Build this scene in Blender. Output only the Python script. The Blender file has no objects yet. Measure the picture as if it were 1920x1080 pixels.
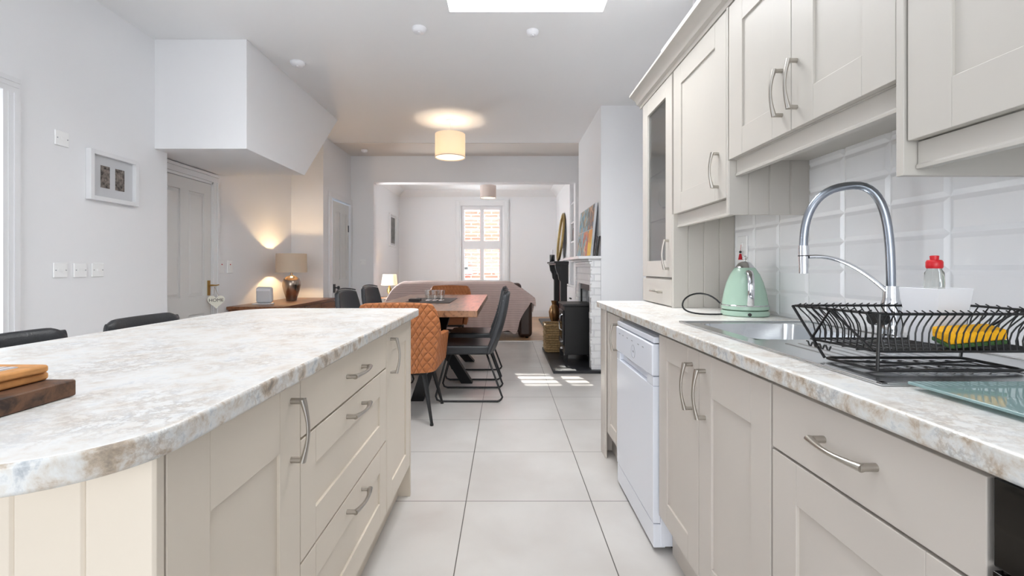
import bpy, bmesh, math, random
from mathutils import Vector, Matrix
random.seed(7)
PI = math.pi
S = bpy.context.scene
C = bpy.data.collections.new('place'); S.collection.children.link(C)

# ------------------------------------------------------------------ camera
FPX = 875.0                      # focal length in pixels of the 1920 px frame
H = 1.12
cam = bpy.data.cameras.new('camera'); co = bpy.data.objects.new('camera', cam); C.objects.link(co)
cam.sensor_width = 36; cam.lens = FPX / 1920 * 36
cam.shift_x = 13 / 1920; cam.shift_y = -38 / 1920
cam.clip_start = 0.02
co.location = (0, 0, H); co.rotation_euler = (PI / 2, 0, 0)
S.camera = co
# ------------------------------------------------------------------ light
S.view_settings.view_transform = 'Standard'
S.view_settings.look = 'None'
S.view_settings.exposure = 0.36
S.view_settings.gamma = 1
w = bpy.data.worlds.new('sky'); S.world = w; w.use_nodes = True
bg = w.node_tree.nodes['Background']
bg.inputs[0].default_value = (0.86, 0.93, 1.0, 1); bg.inputs[1].default_value = 2.1

def lamp(name, kind, loc, rot, power, color=(1, 1, 1), **kw):
    l = bpy.data.lights.new(name, kind); l.energy = power; l.color = color
    for k, v in kw.items(): setattr(l, k, v)
    o = bpy.data.objects.new(name, l); C.objects.link(o); o.location = loc; o.rotation_euler = rot
    return o
sd = Vector((1.07, -5.95, -2.33))
lamp('sun_light', 'SUN', (0, 20, 10), sd.to_track_quat('-Z', 'Y').to_euler(), 14.0, (1, .95, .88), angle=0.004)
# daylight through the glazed doors behind the camera, the roof windows (second one added) and the glazed door on the left
lamp('daylight_rear_doors', 'AREA', (-0.7, -5.5, 1.6), (PI / 2, 0, 0), 112, (1, .985, .965), shape='RECTANGLE', size=4.0, size_y=2.6)
lamp('daylight_skylight', 'AREA', (.143, 2.6, 3.16), (0, 0, 0), 46, (1, .99, .98), shape='RECTANGLE', size=1.0, size_y=1.05)
lamp('daylight_skylight', 'AREA', (-.6, .1, 3.16), (0, 0, 0), 5, (1, .99, .98), shape='RECTANGLE', size=1.6, size_y=1.1)  # unseen second skylight, added to brighten bulkhead and worktops
lamp('daylight_left_door', 'AREA', (-2.86, 2.0, 1.05), (0, -PI / 2, 0), 12, (.97, .98, 1), shape='RECTANGLE', size=2.0, size_y=.8)
lamp('front_room_fill', 'AREA', (-2.47, 7.93, 1.15), (0, -PI / 2, 0), 42, (.96, .99, 1), shape='RECTANGLE', size=1.8, size_y=.7)  # fill lamp at an added, unseen glazed door; brightens the front room
lamp('sky_over_street', 'AREA', (-.52, 12.3, 4.3), (math.radians(-42), 0, 0), 5600, (.93, .98, 1), shape='RECTANGLE', size=3.0, size_y=2.0)

# ------------------------------------------------------------------ materials
def lin(c): return tuple(((v / 255) / 12.92 if v / 255 <= .04045 else (((v / 255) + .055) / 1.055) ** 2.4) for v in c)
def mat(name, rgb, rough=.5, metal=0, noise=None, bump=None, **kw):
    m = bpy.data.materials.new(name); m.use_nodes = True
    nt = m.node_tree; b = nt.nodes['Principled BSDF']
    c = lin(rgb) + (1,)
    b.inputs['Base Color'].default_value = c
    b.inputs['Roughness'].default_value = rough; b.inputs['Metallic'].default_value = metal
    for k, v in kw.items(): b.inputs[k.replace('_', ' ')].default_value = v
    tc = nt.nodes.new('ShaderNodeTexCoord')
    if noise:
        sc, amt = noise[0], noise[1]
        n = nt.nodes.new('ShaderNodeTexNoise'); n.inputs['Scale'].default_value = sc; n.inputs['Detail'].default_value = 5
        r = nt.nodes.new('ShaderNodeValToRGB'); r.color_ramp.elements[0].position = .3; r.color_ramp.elements[1].position = .7
        r.color_ramp.elements[0].color = tuple(max(0, v * (1 - amt)) for v in c[:3]) + (1,)
        r.color_ramp.elements[1].color = tuple(min(1, v * (1 + amt)) for v in c[:3]) + (1,)
        mp = nt.nodes.new('ShaderNodeMapping')
        if len(noise) > 2: mp.inputs['Scale'].default_value = noise[2]
        nt.links.new(tc.outputs['Object'], mp.inputs[0]); nt.links.new(mp.outputs[0], n.inputs['Vector'])
        nt.links.new(n.outputs[0], r.inputs[0]); nt.links.new(r.outputs[0], b.inputs['Base Color'])
    if bump:
        n = nt.nodes.new('ShaderNodeTexNoise'); n.inputs['Scale'].default_value = bump[0]; n.inputs['Detail'].default_value = 3
        bp = nt.nodes.new('ShaderNodeBump'); bp.inputs['Strength'].default_value = bump[1]; bp.inputs['Distance'].default_value = .005
        nt.links.new(tc.outputs['Object'], n.inputs['Vector'])
        nt.links.new(n.outputs[0], bp.inputs['Height']); nt.links.new(bp.outputs[0], b.inputs['Normal'])
    return m
def nodes(m): return m.node_tree, m.node_tree.nodes['Principled BSDF']

M = {}
M['wall'] = mat('wall_paint', (238, 238, 240), .75, bump=(60, .04))
M['ceiling'] = mat('ceiling_paint', (240, 240, 241), .85)
M['ceiling_shaded'] = mat('ceiling_paint_shaded', (226, 220, 215), .85)  # darker warm grey puts the shade away from the skylight into the colour
M['gloss_white'] = mat('white_gloss_paint', (232, 232, 234), .3)
M['door_white'] = mat('door_paint', (222, 221, 219), .35)
M['units'] = mat('stone_cabinet_paint', (204, 196, 188), .38, noise=(3, .02))
M['wallunits'] = mat('stone_wall_cabinet_paint', (196, 191, 184), .38, noise=(3, .02))
M['island'] = mat('cream_cabinet_paint', (218, 207, 192), .38, noise=(3, .02))
M['steel'] = mat('brushed_nickel', (186, 181, 174), .28, 1)
M['chrome'] = mat('chrome', (214, 216, 220), .08, 1)
M['faucetgrey'] = mat('faucet_hose', (156, 162, 172), .28, 1)
M['sink'] = mat('sink_steel', (206, 208, 210), .2, 1, bump=(300, .03))
M['white_appliance'] = mat('appliance_white', (232, 235, 244), .25)
M['grey_print'] = mat('grey_print', (150, 152, 160), .5)
M['dark_gap'] = mat('dark_gap', (40, 38, 36), .8)
M['black_glass'] = mat('black_glass', (8, 8, 9), .05)
M['black_wire'] = mat('black_coated_wire', (16, 16, 18), .35)
M['black_metal'] = mat('black_metal', (18, 18, 20), .45)
M['black_iron'] = mat('black_cast_iron', (20, 20, 22), .4, bump=(80, .2))
M['black_leather'] = mat('black_leather', (32, 34, 38), .38, bump=(220, .25))
M['grey_leather'] = mat('dark_grey_leather', (52, 54, 58), .4, bump=(180, .2))
M['slate'] = mat('slate_hearth', (38, 39, 43), .4, noise=(6, .3))
M['mint'] = mat('mint_enamel', (170, 198, 180), .18)
M['plastic_white'] = mat('white_plastic', (236, 236, 240), .3)
M['red'] = mat('red_plastic', (205, 22, 34), .35)
M['redfab'] = mat('red_tassel', (190, 22, 40), .8)
M['yellow'] = mat('yellow_sponge', (244, 178, 22), .9, bump=(150, .6))
M['green'] = mat('green_scourer', (60, 92, 48), .95, bump=(200, .6))
M['brass'] = mat('aged_brass', (176, 142, 82), .3, 1)
M['gold'] = mat('gold_frame', (150, 128, 84), .38, .8)
M['bronze'] = mat('bronze_vase', (120, 92, 62), .3, .7, noise=(9, .3))
M['mirror'] = mat('mirror_glass', (225, 225, 225), .03, 1)
M['lampmetal'] = mat('silver_lamp_base', (150, 136, 124), .22, 1)
M['heart'] = mat('white_wood', (226, 222, 208), .6)
M['ink'] = mat('dark_ink', (52, 48, 44), .7)
M['wicker'] = mat('wicker', (150, 122, 84), .8, noise=(40, .35), bump=(90, .8))
M['photo_dark'] = mat('printed_picture', (110, 102, 96), .5, noise=(48, .95))
M['mount'] = mat('picture_mount', (202, 203, 206), .6)
M['poster'] = mat('black_and_white_print', (80, 80, 78), .4, noise=(9, .85))
M['candle'] = mat('dark_glass', (22, 22, 26), .15)
M['brownleather'] = mat('brown_leather', (58, 38, 30), .4, bump=(90, .2))
M['cork'] = mat('cork_edge', (206, 146, 86), .8, noise=(60, .16))
M['wallplate'] = mat('switch_plastic', (248, 248, 248), .25)
M['redtile'] = mat('red_hearth_tile', (96, 26, 24), .3)
M['coaster'] = mat('dark_coaster', (46, 36, 34), .5)

def glass(name, rgb=(235, 245, 245), rough=0.0, ior=1.45):
    m = mat(name, rgb, rough); b = m.node_tree.nodes['Principled BSDF']
    b.inputs['Transmission Weight'].default_value = 1; b.inputs['IOR'].default_value = ior
    return m
M['glass'] = glass('clear_glass', (250, 252, 252))
def clearpane(name, tint, gloss):
    m = bpy.data.materials.new(name); m.use_nodes = True; nt = m.node_tree; nt.nodes.clear()
    o = nt.nodes.new('ShaderNodeOutputMaterial'); mx = nt.nodes.new('ShaderNodeMixShader'); t = nt.nodes.new('ShaderNodeBsdfTransparent'); g = nt.nodes.new('ShaderNodeBsdfGlossy')
    t.inputs[0].default_value = lin(tint) + (1,); g.inputs['Roughness'].default_value = .02; mx.inputs[0].default_value = gloss
    g.inputs['Roughness'].default_value = .12 if gloss > .2 else .02
    nt.links.new(t.outputs[0], mx.inputs[1]); nt.links.new(g.outputs[0], mx.inputs[2]); nt.links.new(mx.outputs[0], o.inputs[0]); return m
M['pane'] = clearpane('window_glass', (253, 254, 254), .03)
M['frost'] = clearpane('cabinet_glass', (226, 232, 234), .38)
M['aqua'] = mat('aqua_glass', (176, 206, 206), .04); M['aqua'].node_tree.nodes['Principled BSDF'].inputs['Transmission Weight'].default_value = .45
M['soap'] = glass('soap_bottle_plastic', (226, 228, 224), .12, 1.3)

def emis(name, rgb, st):
    m = mat(name, rgb, .5); b = m.node_tree.nodes['Principled BSDF']
    b.inputs['Emission Color'].default_value = lin(rgb) + (1,); b.inputs['Emission Strength'].default_value = st
    return m
M['diffuser'] = emis('lit_diffuser', (255, 236, 205), 1.1)
M['bulb'] = emis('lit_bulb', (255, 214, 150), 12)
def shade_mat(name, rgb, tr=.5):
    m = bpy.data.materials.new(name); m.use_nodes = True; nt = m.node_tree; nt.nodes.clear()
    o = nt.nodes.new('ShaderNodeOutputMaterial'); mx = nt.nodes.new('ShaderNodeMixShader')
    d = nt.nodes.new('ShaderNodeBsdfDiffuse'); t = nt.nodes.new('ShaderNodeBsdfTranslucent')
    for s in (d, t): s.inputs[0].default_value = lin(rgb) + (1,)
    mx.inputs[0].default_value = tr
    nt.links.new(d.outputs[0], mx.inputs[1]); nt.links.new(t.outputs[0], mx.inputs[2]); nt.links.new(mx.outputs[0], o.inputs[0])
    return m
M['shade_cream'] = shade_mat('cream_lamp_shade', (255, 247, 236), .5)
M['shade_taupe'] = shade_mat('taupe_lamp_shade', (214, 200, 182), .12)
M['shade_grey'] = shade_mat('grey_lamp_shade', (205, 196, 192), .3)

# worktop : pale marble laminate with warm and grey veins
m = mat('marble_laminate', (232, 228, 222), .3); nt, b = nodes(m)
tc = nt.nodes.new('ShaderNodeTexCoord')
def ramp(nt, els):
    r = nt.nodes.new('ShaderNodeValToRGB')
    r.color_ramp.elements[0].position, r.color_ramp.elements[0].color = els[0][0], lin(els[0][1]) + (1,)
    r.color_ramp.elements[1].position, r.color_ramp.elements[1].color = els[-1][0], lin(els[-1][1]) + (1,)
    for p, c in els[1:-1]:
        e = r.color_ramp.elements.new(p); e.color = lin(c) + (1,)
    return r
def noisen(nt, vec, scale, detail=6, dist=0, rough=.5):
    n = nt.nodes.new('ShaderNodeTexNoise'); n.inputs['Scale'].default_value = scale; n.inputs['Detail'].default_value = detail
    n.inputs['Distortion'].default_value = dist; n.inputs['Roughness'].default_value = rough
    nt.links.new(vec, n.inputs['Vector']); return n
n1 = noisen(nt, tc.outputs['Object'], 17, 12, .3, .68)
r1 = ramp(nt, [(.30, (212, 204, 196)), (.40, (228, 221, 213)), (.47, (234, 231, 227)), (.56, (238, 237, 235)), (.66, (224, 225, 226)), (.76, (208, 211, 214))])
nt.links.new(n1.outputs[0], r1.inputs[0])
n2 = noisen(nt, tc.outputs['Object'], 24, 12, .15, .72)
r2 = ramp(nt, [(.44, (255, 255, 255)), (.49, (226, 220, 214)), (.515, (220, 218, 217)), (.56, (255, 255, 255))])
nt.links.new(n2.outputs[0], r2.inputs[0])
n3 = noisen(nt, tc.outputs['Object'], 5, 3)
r3 = ramp(nt, [(.42, (0, 0, 0)), (.62, (255, 255, 255))]); nt.links.new(n3.outputs[0], r3.inputs[0])
mx = nt.nodes.new('ShaderNodeMixRGB'); mx.blend_type = 'MULTIPLY'
nt.links.new(r3.outputs[0], mx.inputs[0]); nt.links.new(r1.outputs[0], mx.inputs[1]); nt.links.new(r2.outputs[0], mx.inputs[2])
nt.links.new(mx.outputs[0], b.inputs['Base Color'])
M['worktop'] = m
# edge strip, busier pattern
m = m.copy(); m.name = 'marble_laminate_edge'
for n in m.node_tree.nodes:
    if n.type == 'TEX_NOISE': n.inputs['Scale'].default_value *= 1.3
    if n.type == 'VALTORGB' and len(n.color_ramp.elements) == 6:
        for e, c in zip(n.color_ramp.elements, [(136, 128, 118), (186, 170, 152), (208, 202, 194), (218, 218, 216), (180, 184, 188), (134, 138, 142)]): e.color = lin(c) + (1,)
M['worktop_edge'] = m

def uvmix(name, base, dark, scale, sx, rough=.4):   # wood grain
    m = mat(name, base, rough); nt, b = nodes(m); tc = nt.nodes.new('ShaderNodeTexCoord')
    mp = nt.nodes.new('ShaderNodeMapping'); mp.inputs['Scale'].default_value = sx
    nt.links.new(tc.outputs['Object'], mp.inputs[0])
    n = noisen(nt, mp.outputs[0], scale, 7, .6, .6)
    r = ramp(nt, [(.32, dark), (.5, base), (.7, tuple(min(255, int(v * 1.12)) for v in base))])
    nt.links.new(n.outputs[0], r.inputs[0]); nt.links.new(r.outputs[0], b.inputs['Base Color'])
    return m
M['tablewood'] = uvmix('reclaimed_table_wood', (150, 108, 78), (92, 60, 42), 6, (4, .7, 4), .28)
M['walnut'] = uvmix('walnut_sideboard', (128, 84, 56), (86, 52, 34), 5, (5, .6, 5), .3)
M['endgrain'] = uvmix('dark_end_grain', (104, 72, 50), (48, 32, 24), 26, (1, 1, 1), .6)
# floor tiles
m = mat('porcelain_floor_tile', (200, 196, 193), .3); nt, b = nodes(m); geo = nt.nodes.new('ShaderNodeNewGeometry')
mp = nt.nodes.new('ShaderNodeMapping'); mp.inputs['Location'].default_value = (.187, -2.24 + .6 * 20, 0)
br = nt.nodes.new('ShaderNodeTexBrick'); br.offset = 0; br.inputs['Scale'].default_value = 1
br.inputs['Brick Width'].default_value = .6; br.inputs['Row Height'].default_value = .6
br.inputs['Mortar Size'].default_value = .0022; br.inputs['Mortar Smooth'].default_value = .1
br.inputs['Mortar'].default_value = lin((88, 84, 80)) + (1,)
nt.links.new(geo.outputs['Position'], mp.inputs[0]); nt.links.new(mp.outputs[0], br.inputs['Vector'])
n = noisen(nt, geo.outputs['Position'], 2.2, 6, .3)
r = ramp(nt, [(.3, (192, 187, 183)), (.7, (208, 205, 202))]); nt.links.new(n.outputs[0], r.inputs[0])
nt.links.new(r.outputs[0], br.inputs['Color1']); nt.links.new(r.outputs[0], br.inputs['Color2'])
nt.links.new(br.outputs[0], b.inputs['Base Color'])
bp = nt.nodes.new('ShaderNodeBump'); bp.invert = True; bp.inputs['Strength'].default_value = .4; bp.inputs['Distance'].default_value = .002
nt.links.new(br.outputs['Fac'], bp.inputs['Height']); nt.links.new(bp.outputs[0], b.inputs['Normal'])
M['floortile'] = m
# wood floor
m = mat('oak_floor_boards', (190, 150, 112), .35); nt, b = nodes(m); geo = nt.nodes.new('ShaderNodeNewGeometry')
br = nt.nodes.new('ShaderNodeTexBrick'); br.inputs['Scale'].default_value = 1; br.inputs['Brick Width'].default_value = 1.4
br.inputs['Row Height'].default_value = .13; br.inputs['Mortar Size'].default_value = .002
br.inputs['Color1'].default_value = lin((196, 156, 116)) + (1,); br.inputs['Color2'].default_value = lin((176, 134, 98)) + (1,)
br.inputs['Mortar'].default_value = lin((90, 62, 44)) + (1,)
nt.links.new(geo.outputs['Position'], br.inputs['Vector']); nt.links.new(br.outputs[0], b.inputs['Base Color'])
M['oak'] = m
def brickmat(name, c1, c2, mo, rough, bw, rh, ms, strength, rot):
    m = mat(name, c1, rough); nt, b = nodes(m); geo = nt.nodes.new('ShaderNodeNewGeometry')
    mp = nt.nodes.new('ShaderNodeMapping'); mp.inputs['Rotation'].default_value = rot
    br = nt.nodes.new('ShaderNodeTexBrick'); br.inputs['Scale'].default_value = 1; br.inputs['Brick Width'].default_value = bw
    br.inputs['Row Height'].default_value = rh; br.inputs['Mortar Size'].default_value = ms; br.inputs['Mortar Smooth'].default_value = .4
    br.inputs['Color1'].default_value = lin(c1) + (1,); br.inputs['Color2'].default_value = lin(c2) + (1,); br.inputs['Mortar'].default_value = lin(mo) + (1,)
    nt.links.new(geo.outputs['Position'], mp.inputs[0]); nt.links.new(mp.outputs[0], br.inputs['Vector'])
    nt.links.new(br.outputs[0], b.inputs['Base Color'])
    bp = nt.nodes.new('ShaderNodeBump'); bp.invert = True; bp.inputs['Strength'].default_value = strength; bp.inputs['Distance'].default_value = .01
    nt.links.new(br.outputs['Fac'], bp.inputs['Height']); nt.links.new(bp.outputs[0], b.inputs['Normal'])
    return m
# brick in the YZ plane: rotate about X so that z becomes the second coordinate of the texture
m = brickmat('painted_white_brick', (236, 236, 236), (230, 230, 232), (222, 222, 224), .5, .22, .075, .008, .6, (0, 0, 0))
mpn = [n for n in m.node_tree.nodes if n.type == 'MAPPING'][0]
nt = m.node_tree; sp = nt.nodes.new('ShaderNodeSeparateXYZ'); cb = nt.nodes.new('ShaderNodeCombineXYZ')
geo = [n for n in nt.nodes if n.type == 'NEW_GEOMETRY'][0]
ad = nt.nodes.new('ShaderNodeMath'); ad.operation = 'ADD'
nt.links.new(geo.outputs['Position'], sp.inputs[0]); nt.links.new(sp.outputs[0], ad.inputs[0]); nt.links.new(sp.outputs[1], ad.inputs[1])
nt.links.new(ad.outputs[0], cb.inputs[0]); nt.links.new(sp.outputs[2], cb.inputs[1]); nt.links.new(cb.outputs[0], mpn.inputs[0])
M['whitebrick'] = m
m = brickmat('red_facade_brick', (176, 70, 52), (190, 84, 64), (226, 176, 158), .8, .5, .14, .02, .3, (PI / 2, 0, 0))
M['redbrick'] = m
# quilted tan leather: diamonds in object space
m = mat('quilted_tan_leather', (186, 114, 66), .42); nt, b = nodes(m); tc = nt.nodes.new('ShaderNodeTexCoord')
sp = nt.nodes.new('ShaderNodeSeparateXYZ'); nt.links.new(tc.outputs['UV'], sp.inputs[0])
def math_(nt, op, a, bb=None):
    n = nt.nodes.new('ShaderNodeMath'); n.operation = op
    for i, v in enumerate((a, bb)):
        if v is None: continue
        if isinstance(v, (int, float)): n.inputs[i].default_value = v
        else: nt.links.new(v, n.inputs[i])
    return n.outputs[0]
u, v = sp.outputs[0], sp.outputs[1]
K = 13.0
def diag(sgn):
    a = math_(nt, 'ADD' if sgn > 0 else 'SUBTRACT', math_(nt, 'MULTIPLY', u, 1.25), v)
    s = math_(nt, 'ABSOLUTE', math_(nt, 'SINE', math_(nt, 'MULTIPLY', a, PI * K)))
    return math_(nt, 'POWER', s, .35)
hgt = math_(nt, 'MINIMUM', diag(1), diag(-1))
bp = nt.nodes.new('ShaderNodeBump'); bp.inputs['Strength'].default_value = .9; bp.inputs['Distance'].default_value = .013
nt.links.new(hgt, bp.inputs['Height']); nt.links.new(bp.outputs[0], b.inputs['Normal'])
M['quilt'] = m
M['tan'] = mat('tan_leather', (172, 106, 66), .42, noise=(8, .08), bump=(150, .15))
# throw with horizontal ribs
m = mat('mauve_ribbed_throw', (150, 128, 122), .95); nt, b = nodes(m); geo = nt.nodes.new('ShaderNodeTexCoord')
wv = nt.nodes.new('ShaderNodeTexWave'); wv.bands_direction = 'Z'; wv.inputs['Scale'].default_value = 9; wv.inputs['Distortion'].default_value = 1.2
nt.links.new(geo.outputs['Object'], wv.inputs['Vector'])
r = ramp(nt, [(.2, (200, 180, 175)), (.8, (210, 190, 185))]); nt.links.new(wv.outputs['Color'], r.inputs[0]); nt.links.new(r.outputs[0], b.inputs['Base Color'])
bp = nt.nodes.new('ShaderNodeBump'); bp.inputs['Strength'].default_value = .35; bp.inputs['Distance'].default_value = .008
nt.links.new(wv.outputs['Fac'], bp.inputs['Height']); nt.links.new(bp.outputs[0], b.inputs['Normal'])
M['throw'] = m
# colourful canvas: blocks of colour, a few of them busy
m = mat('colour_block_print', (200, 180, 120), .5); nt, b = nodes(m); tc = nt.nodes.new('ShaderNodeTexCoord')
vo = nt.nodes.new('ShaderNodeTexVoronoi'); vo.inputs['Scale'].default_value = 7; nt.links.new(tc.outputs['Object'], vo.inputs['Vector'])
sp = nt.nodes.new('ShaderNodeSeparateColor'); nt.links.new(vo.outputs['Color'], sp.inputs[0])
r = ramp(nt, [(.0, (108, 158, 172)), (.25, (176, 150, 110)), (.4, (232, 196, 70)), (.55, (196, 128, 92)), (.7, (120, 132, 118)), (.85, (236, 210, 96)), (1, (146, 176, 180))])
r.color_ramp.interpolation = 'CONSTANT'
nt.links.new(sp.outputs[0], r.inputs[0]); nt.links.new(r.outputs[0], b.inputs['Base Color'])
M['art'] = m

# ------------------------------------------------------------------ mesh helpers
def BM(): return bmesh.new()
def box(bm, x0, x1, y0, y1, z0, z1):
    x0, x1 = min(x0, x1), max(x0, x1); y0, y1 = min(y0, y1), max(y0, y1); z0, z1 = min(z0, z1), max(z0, z1)
    v = [bm.verts.new(p) for p in ((x0, y0, z0), (x1, y0, z0), (x1, y1, z0), (x0, y1, z0), (x0, y0, z1), (x1, y0, z1), (x1, y1, z1), (x0, y1, z1))]
    for f in ((0, 3, 2, 1), (4, 5, 6, 7), (0, 1, 5, 4), (1, 2, 6, 5), (2, 3, 7, 6), (3, 0, 4, 7)): bm.faces.new([v[i] for i in f])
    return bm
def hexa(bm, bot, top):   # 4 bottom + 4 top points
    v = [bm.verts.new(p) for p in list(bot) + list(top)]
    for f in ((0, 3, 2, 1), (4, 5, 6, 7), (0, 1, 5, 4), (1, 2, 6, 5), (2, 3, 7, 6), (3, 0, 4, 7)): bm.faces.new([v[i] for i in f])
    return bm
def frames(pts):
    pts = [Vector(p) for p in pts]; out = []; t = (pts[1] - pts[0]).normalized()
    up = Vector((0, 0, 1)) if abs(t.z) < .9 else Vector((1, 0, 0))
    n = (up - t * up.dot(t)).normalized()
    for i, p in enumerate(pts):
        a = pts[max(0, i - 1)]; b = pts[min(len(pts) - 1, i + 1)]; t = (b - a).normalized()
        n = (n - t * n.dot(t)).normalized(); out.append((p, n, t.cross(n)))
    return out
def tube(bm, pts, r, seg=8, cap=True):
    rs = r if isinstance(r, (list, tuple)) else [r] * len(pts); rings = []
    for (p, n, b), rr in zip(frames(pts), rs):
        ra, rb = rr if isinstance(rr, tuple) else (rr, rr)
        rings.append([bm.verts.new(p + n * math.cos(2 * PI * k / seg) * ra + b * math.sin(2 * PI * k / seg) * rb) for k in range(seg)])
    for a, b in zip(rings, rings[1:]):
        for k in range(seg): bm.faces.new((a[k], a[(k + 1) % seg], b[(k + 1) % seg], b[k]))
    if cap: bm.faces.new(rings[0][::-1]); bm.faces.new(rings[-1])
    return bm
def cyl(bm, p0, p1, r0, r1=None, seg=20): return tube(bm, [p0, p1], [r0, r0 if r1 is None else r1], seg)
def lathe(bm, prof, c=(0, 0, 0), seg=32, cap=True, arc=2 * PI):
    rings = []
    for r, z in prof: rings.append([bm.verts.new((c[0] + r * math.cos(2 * PI * k / seg), c[1] + r * math.sin(2 * PI * k / seg), c[2] + z)) for k in range(seg)])
    for a, b in zip(rings, rings[1:]):
        for k in range(seg): bm.faces.new((a[k], a[(k + 1) % seg], b[(k + 1) % seg], b[k]))
    if cap:
        if prof[0][0] > 1e-4: bm.faces.new(rings[0][::-1])
        if prof[-1][0] > 1e-4: bm.faces.new(rings[-1])
    return bm
def prism(bm, poly, axis, a0, a1):
    def P(u, v, a): return {'x': (a, u, v), 'y': (u, a, v), 'z': (u, v, a)}[axis]
    A = [bm.verts.new(P(u, v, a0)) for u, v in poly]; B = [bm.verts.new(P(u, v, a1)) for u, v in poly]
    bm.faces.new(A[::-1]); bm.faces.new(B)
    for i in range(len(poly)): j = (i + 1) % len(poly); bm.faces.new((A[i], A[j], B[j], B[i]))
    return bm
def sheet(bm, fn, nu, nv, uv=None):
    g = [[bm.verts.new(fn(i / nu, j / nv)) for j in range(nv + 1)] for i in range(nu + 1)]
    lay = bm.loops.layers.uv.new('UVMap') if uv else None
    for i in range(nu):
        for j in range(nv):
            f = bm.faces.new((g[i][j], g[i + 1][j], g[i + 1][j + 1], g[i][j + 1]))
            if uv:
                for l, (a, b) in zip(f.loops, ((i, j), (i + 1, j), (i + 1, j + 1), (i, j + 1))): l[lay].uv = uv(a / nu, b / nv)
    return bm
def arc2(cx, cy, r, a0, a1, n=8): return [(cx + r * math.cos(math.radians(a0 + (a1 - a0) * k / n)), cy + r * math.sin(math.radians(a0 + (a1 - a0) * k / n))) for k in range(n + 1)]
def bez(p0, p1, p2, p3, n=12):
    p0, p1, p2, p3 = map(Vector, (p0, p1, p2, p3)); out = []
    for k in range(n + 1):
        t = k / n; out.append(p0 * (1 - t) ** 3 + p1 * 3 * t * (1 - t) ** 2 + p2 * 3 * t * t * (1 - t) + p3 * t ** 3)
    return out
def worldloc(o):
    v = Vector((0, 0, 0))
    while o: v += o.location; o = o.parent
    return v
def obj(name, bm, m, parent=None, bevel=0, seg=2, smooth=False, sub=0, solid=0, at=None, sharp=38):
    off = worldloc(parent) if parent else Vector(at or (0, 0, 0))
    bmesh.ops.translate(bm, verts=bm.verts, vec=-off)
    bmesh.ops.recalc_face_normals(bm, faces=bm.faces)
    if smooth or bevel or sub:
        for f in bm.faces: f.smooth = True
        for e in bm.edges:
            if len(e.link_faces) != 2 or e.calc_face_angle(0) > math.radians(sharp): e.smooth = False if not sub else True
    me = bpy.data.meshes.new(name); bm.to_mesh(me); bm.free()
    o = bpy.data.objects.new(name, me); C.objects.link(o)
    for mm in (m if isinstance(m, (list, tuple)) else [m]): me.materials.append(M[mm] if isinstance(mm, str) else mm)
    if parent: o.parent = parent
    else: o.location = off
    if solid:
        s = o.modifiers.new('solid', 'SOLIDIFY'); s.thickness = solid; s.offset = 0
    if bevel:
        b = o.modifiers.new('bevel', 'BEVEL'); b.width = bevel; b.segments = seg; b.limit_method = 'ANGLE'; b.angle_limit = math.radians(35); b.harden_normals = True
    if sub:
        s = o.modifiers.new('sub', 'SUBSURF'); s.levels = sub; s.render_levels = sub
    return o
def props(o, label, cat, group=None):
    o['label'] = label; o['category'] = cat
    if group: o['group'] = group
    return o
def thing(name, label, cat, loc=(0, 0, 0), group=None):
    o = bpy.data.objects.new(name, None); C.objects.link(o); o.location = loc; o.empty_display_size = .1
    return props(o, label, cat, group)
def one(name, bm, m, label, cat, group=None, **kw):
    xs = [v.co for v in bm.verts]
    base = ((min(v.x for v in xs) + max(v.x for v in xs)) / 2, (min(v.y for v in xs) + max(v.y for v in xs)) / 2, min(v.z for v in xs))
    return props(obj(name, bm, m, at=base, **kw), label, cat, group)
def struct(name, bm, m, parent=None, **kw):
    o = obj(name, bm, m, parent, **kw)
    if not parent: o['kind'] = 'structure'
    return o
def dup(o, parent=None):
    c = o.copy(); C.objects.link(c)
    if parent: c.parent = parent
    for ch in [x for x in C.objects if x.parent == o]: dup(ch, c)
    return c
def clone(root, loc, rz, label, group=None):
    c = dup(root); c.location = loc; c.rotation_euler = (0, 0, rz); c['label'] = label
    if group: c['group'] = group
    return c
def text_mesh(name, s, size, extr, m, parent, loc, rot):
    cu = bpy.data.curves.new(name, 'FONT'); cu.body = s; cu.size = size; cu.extrude = extr; cu.align_x = 'CENTER'; cu.align_y = 'CENTER'
    t = bpy.data.objects.new(name, cu); C.objects.link(t)
    bpy.context.view_layer.update()
    me = bpy.data.meshes.new_from_object(t); bpy.data.objects.remove(t)
    me.materials.clear(); me.materials.append(M[m])
    o = bpy.data.objects.new(name, me); C.objects.link(o); o.parent = parent; o.location = Vector(loc) - worldloc(parent); o.rotation_euler = rot
    return o

# ------------------------------------------------------------------ the room
ZC = 2.85
struct('floor_kitchen', box(BM(), -4.0, 1.75, -2.3, 7.15, -.1, 0), 'floortile')
struct('floor_front_room', box(BM(), -4.0, 1.75, 7.15, 10.8, -.1, -.001), 'oak')
struct('trim_1', box(BM(), -2.5, 1.1, 7.12, 7.17, -.002, .006), 'steel')
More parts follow.
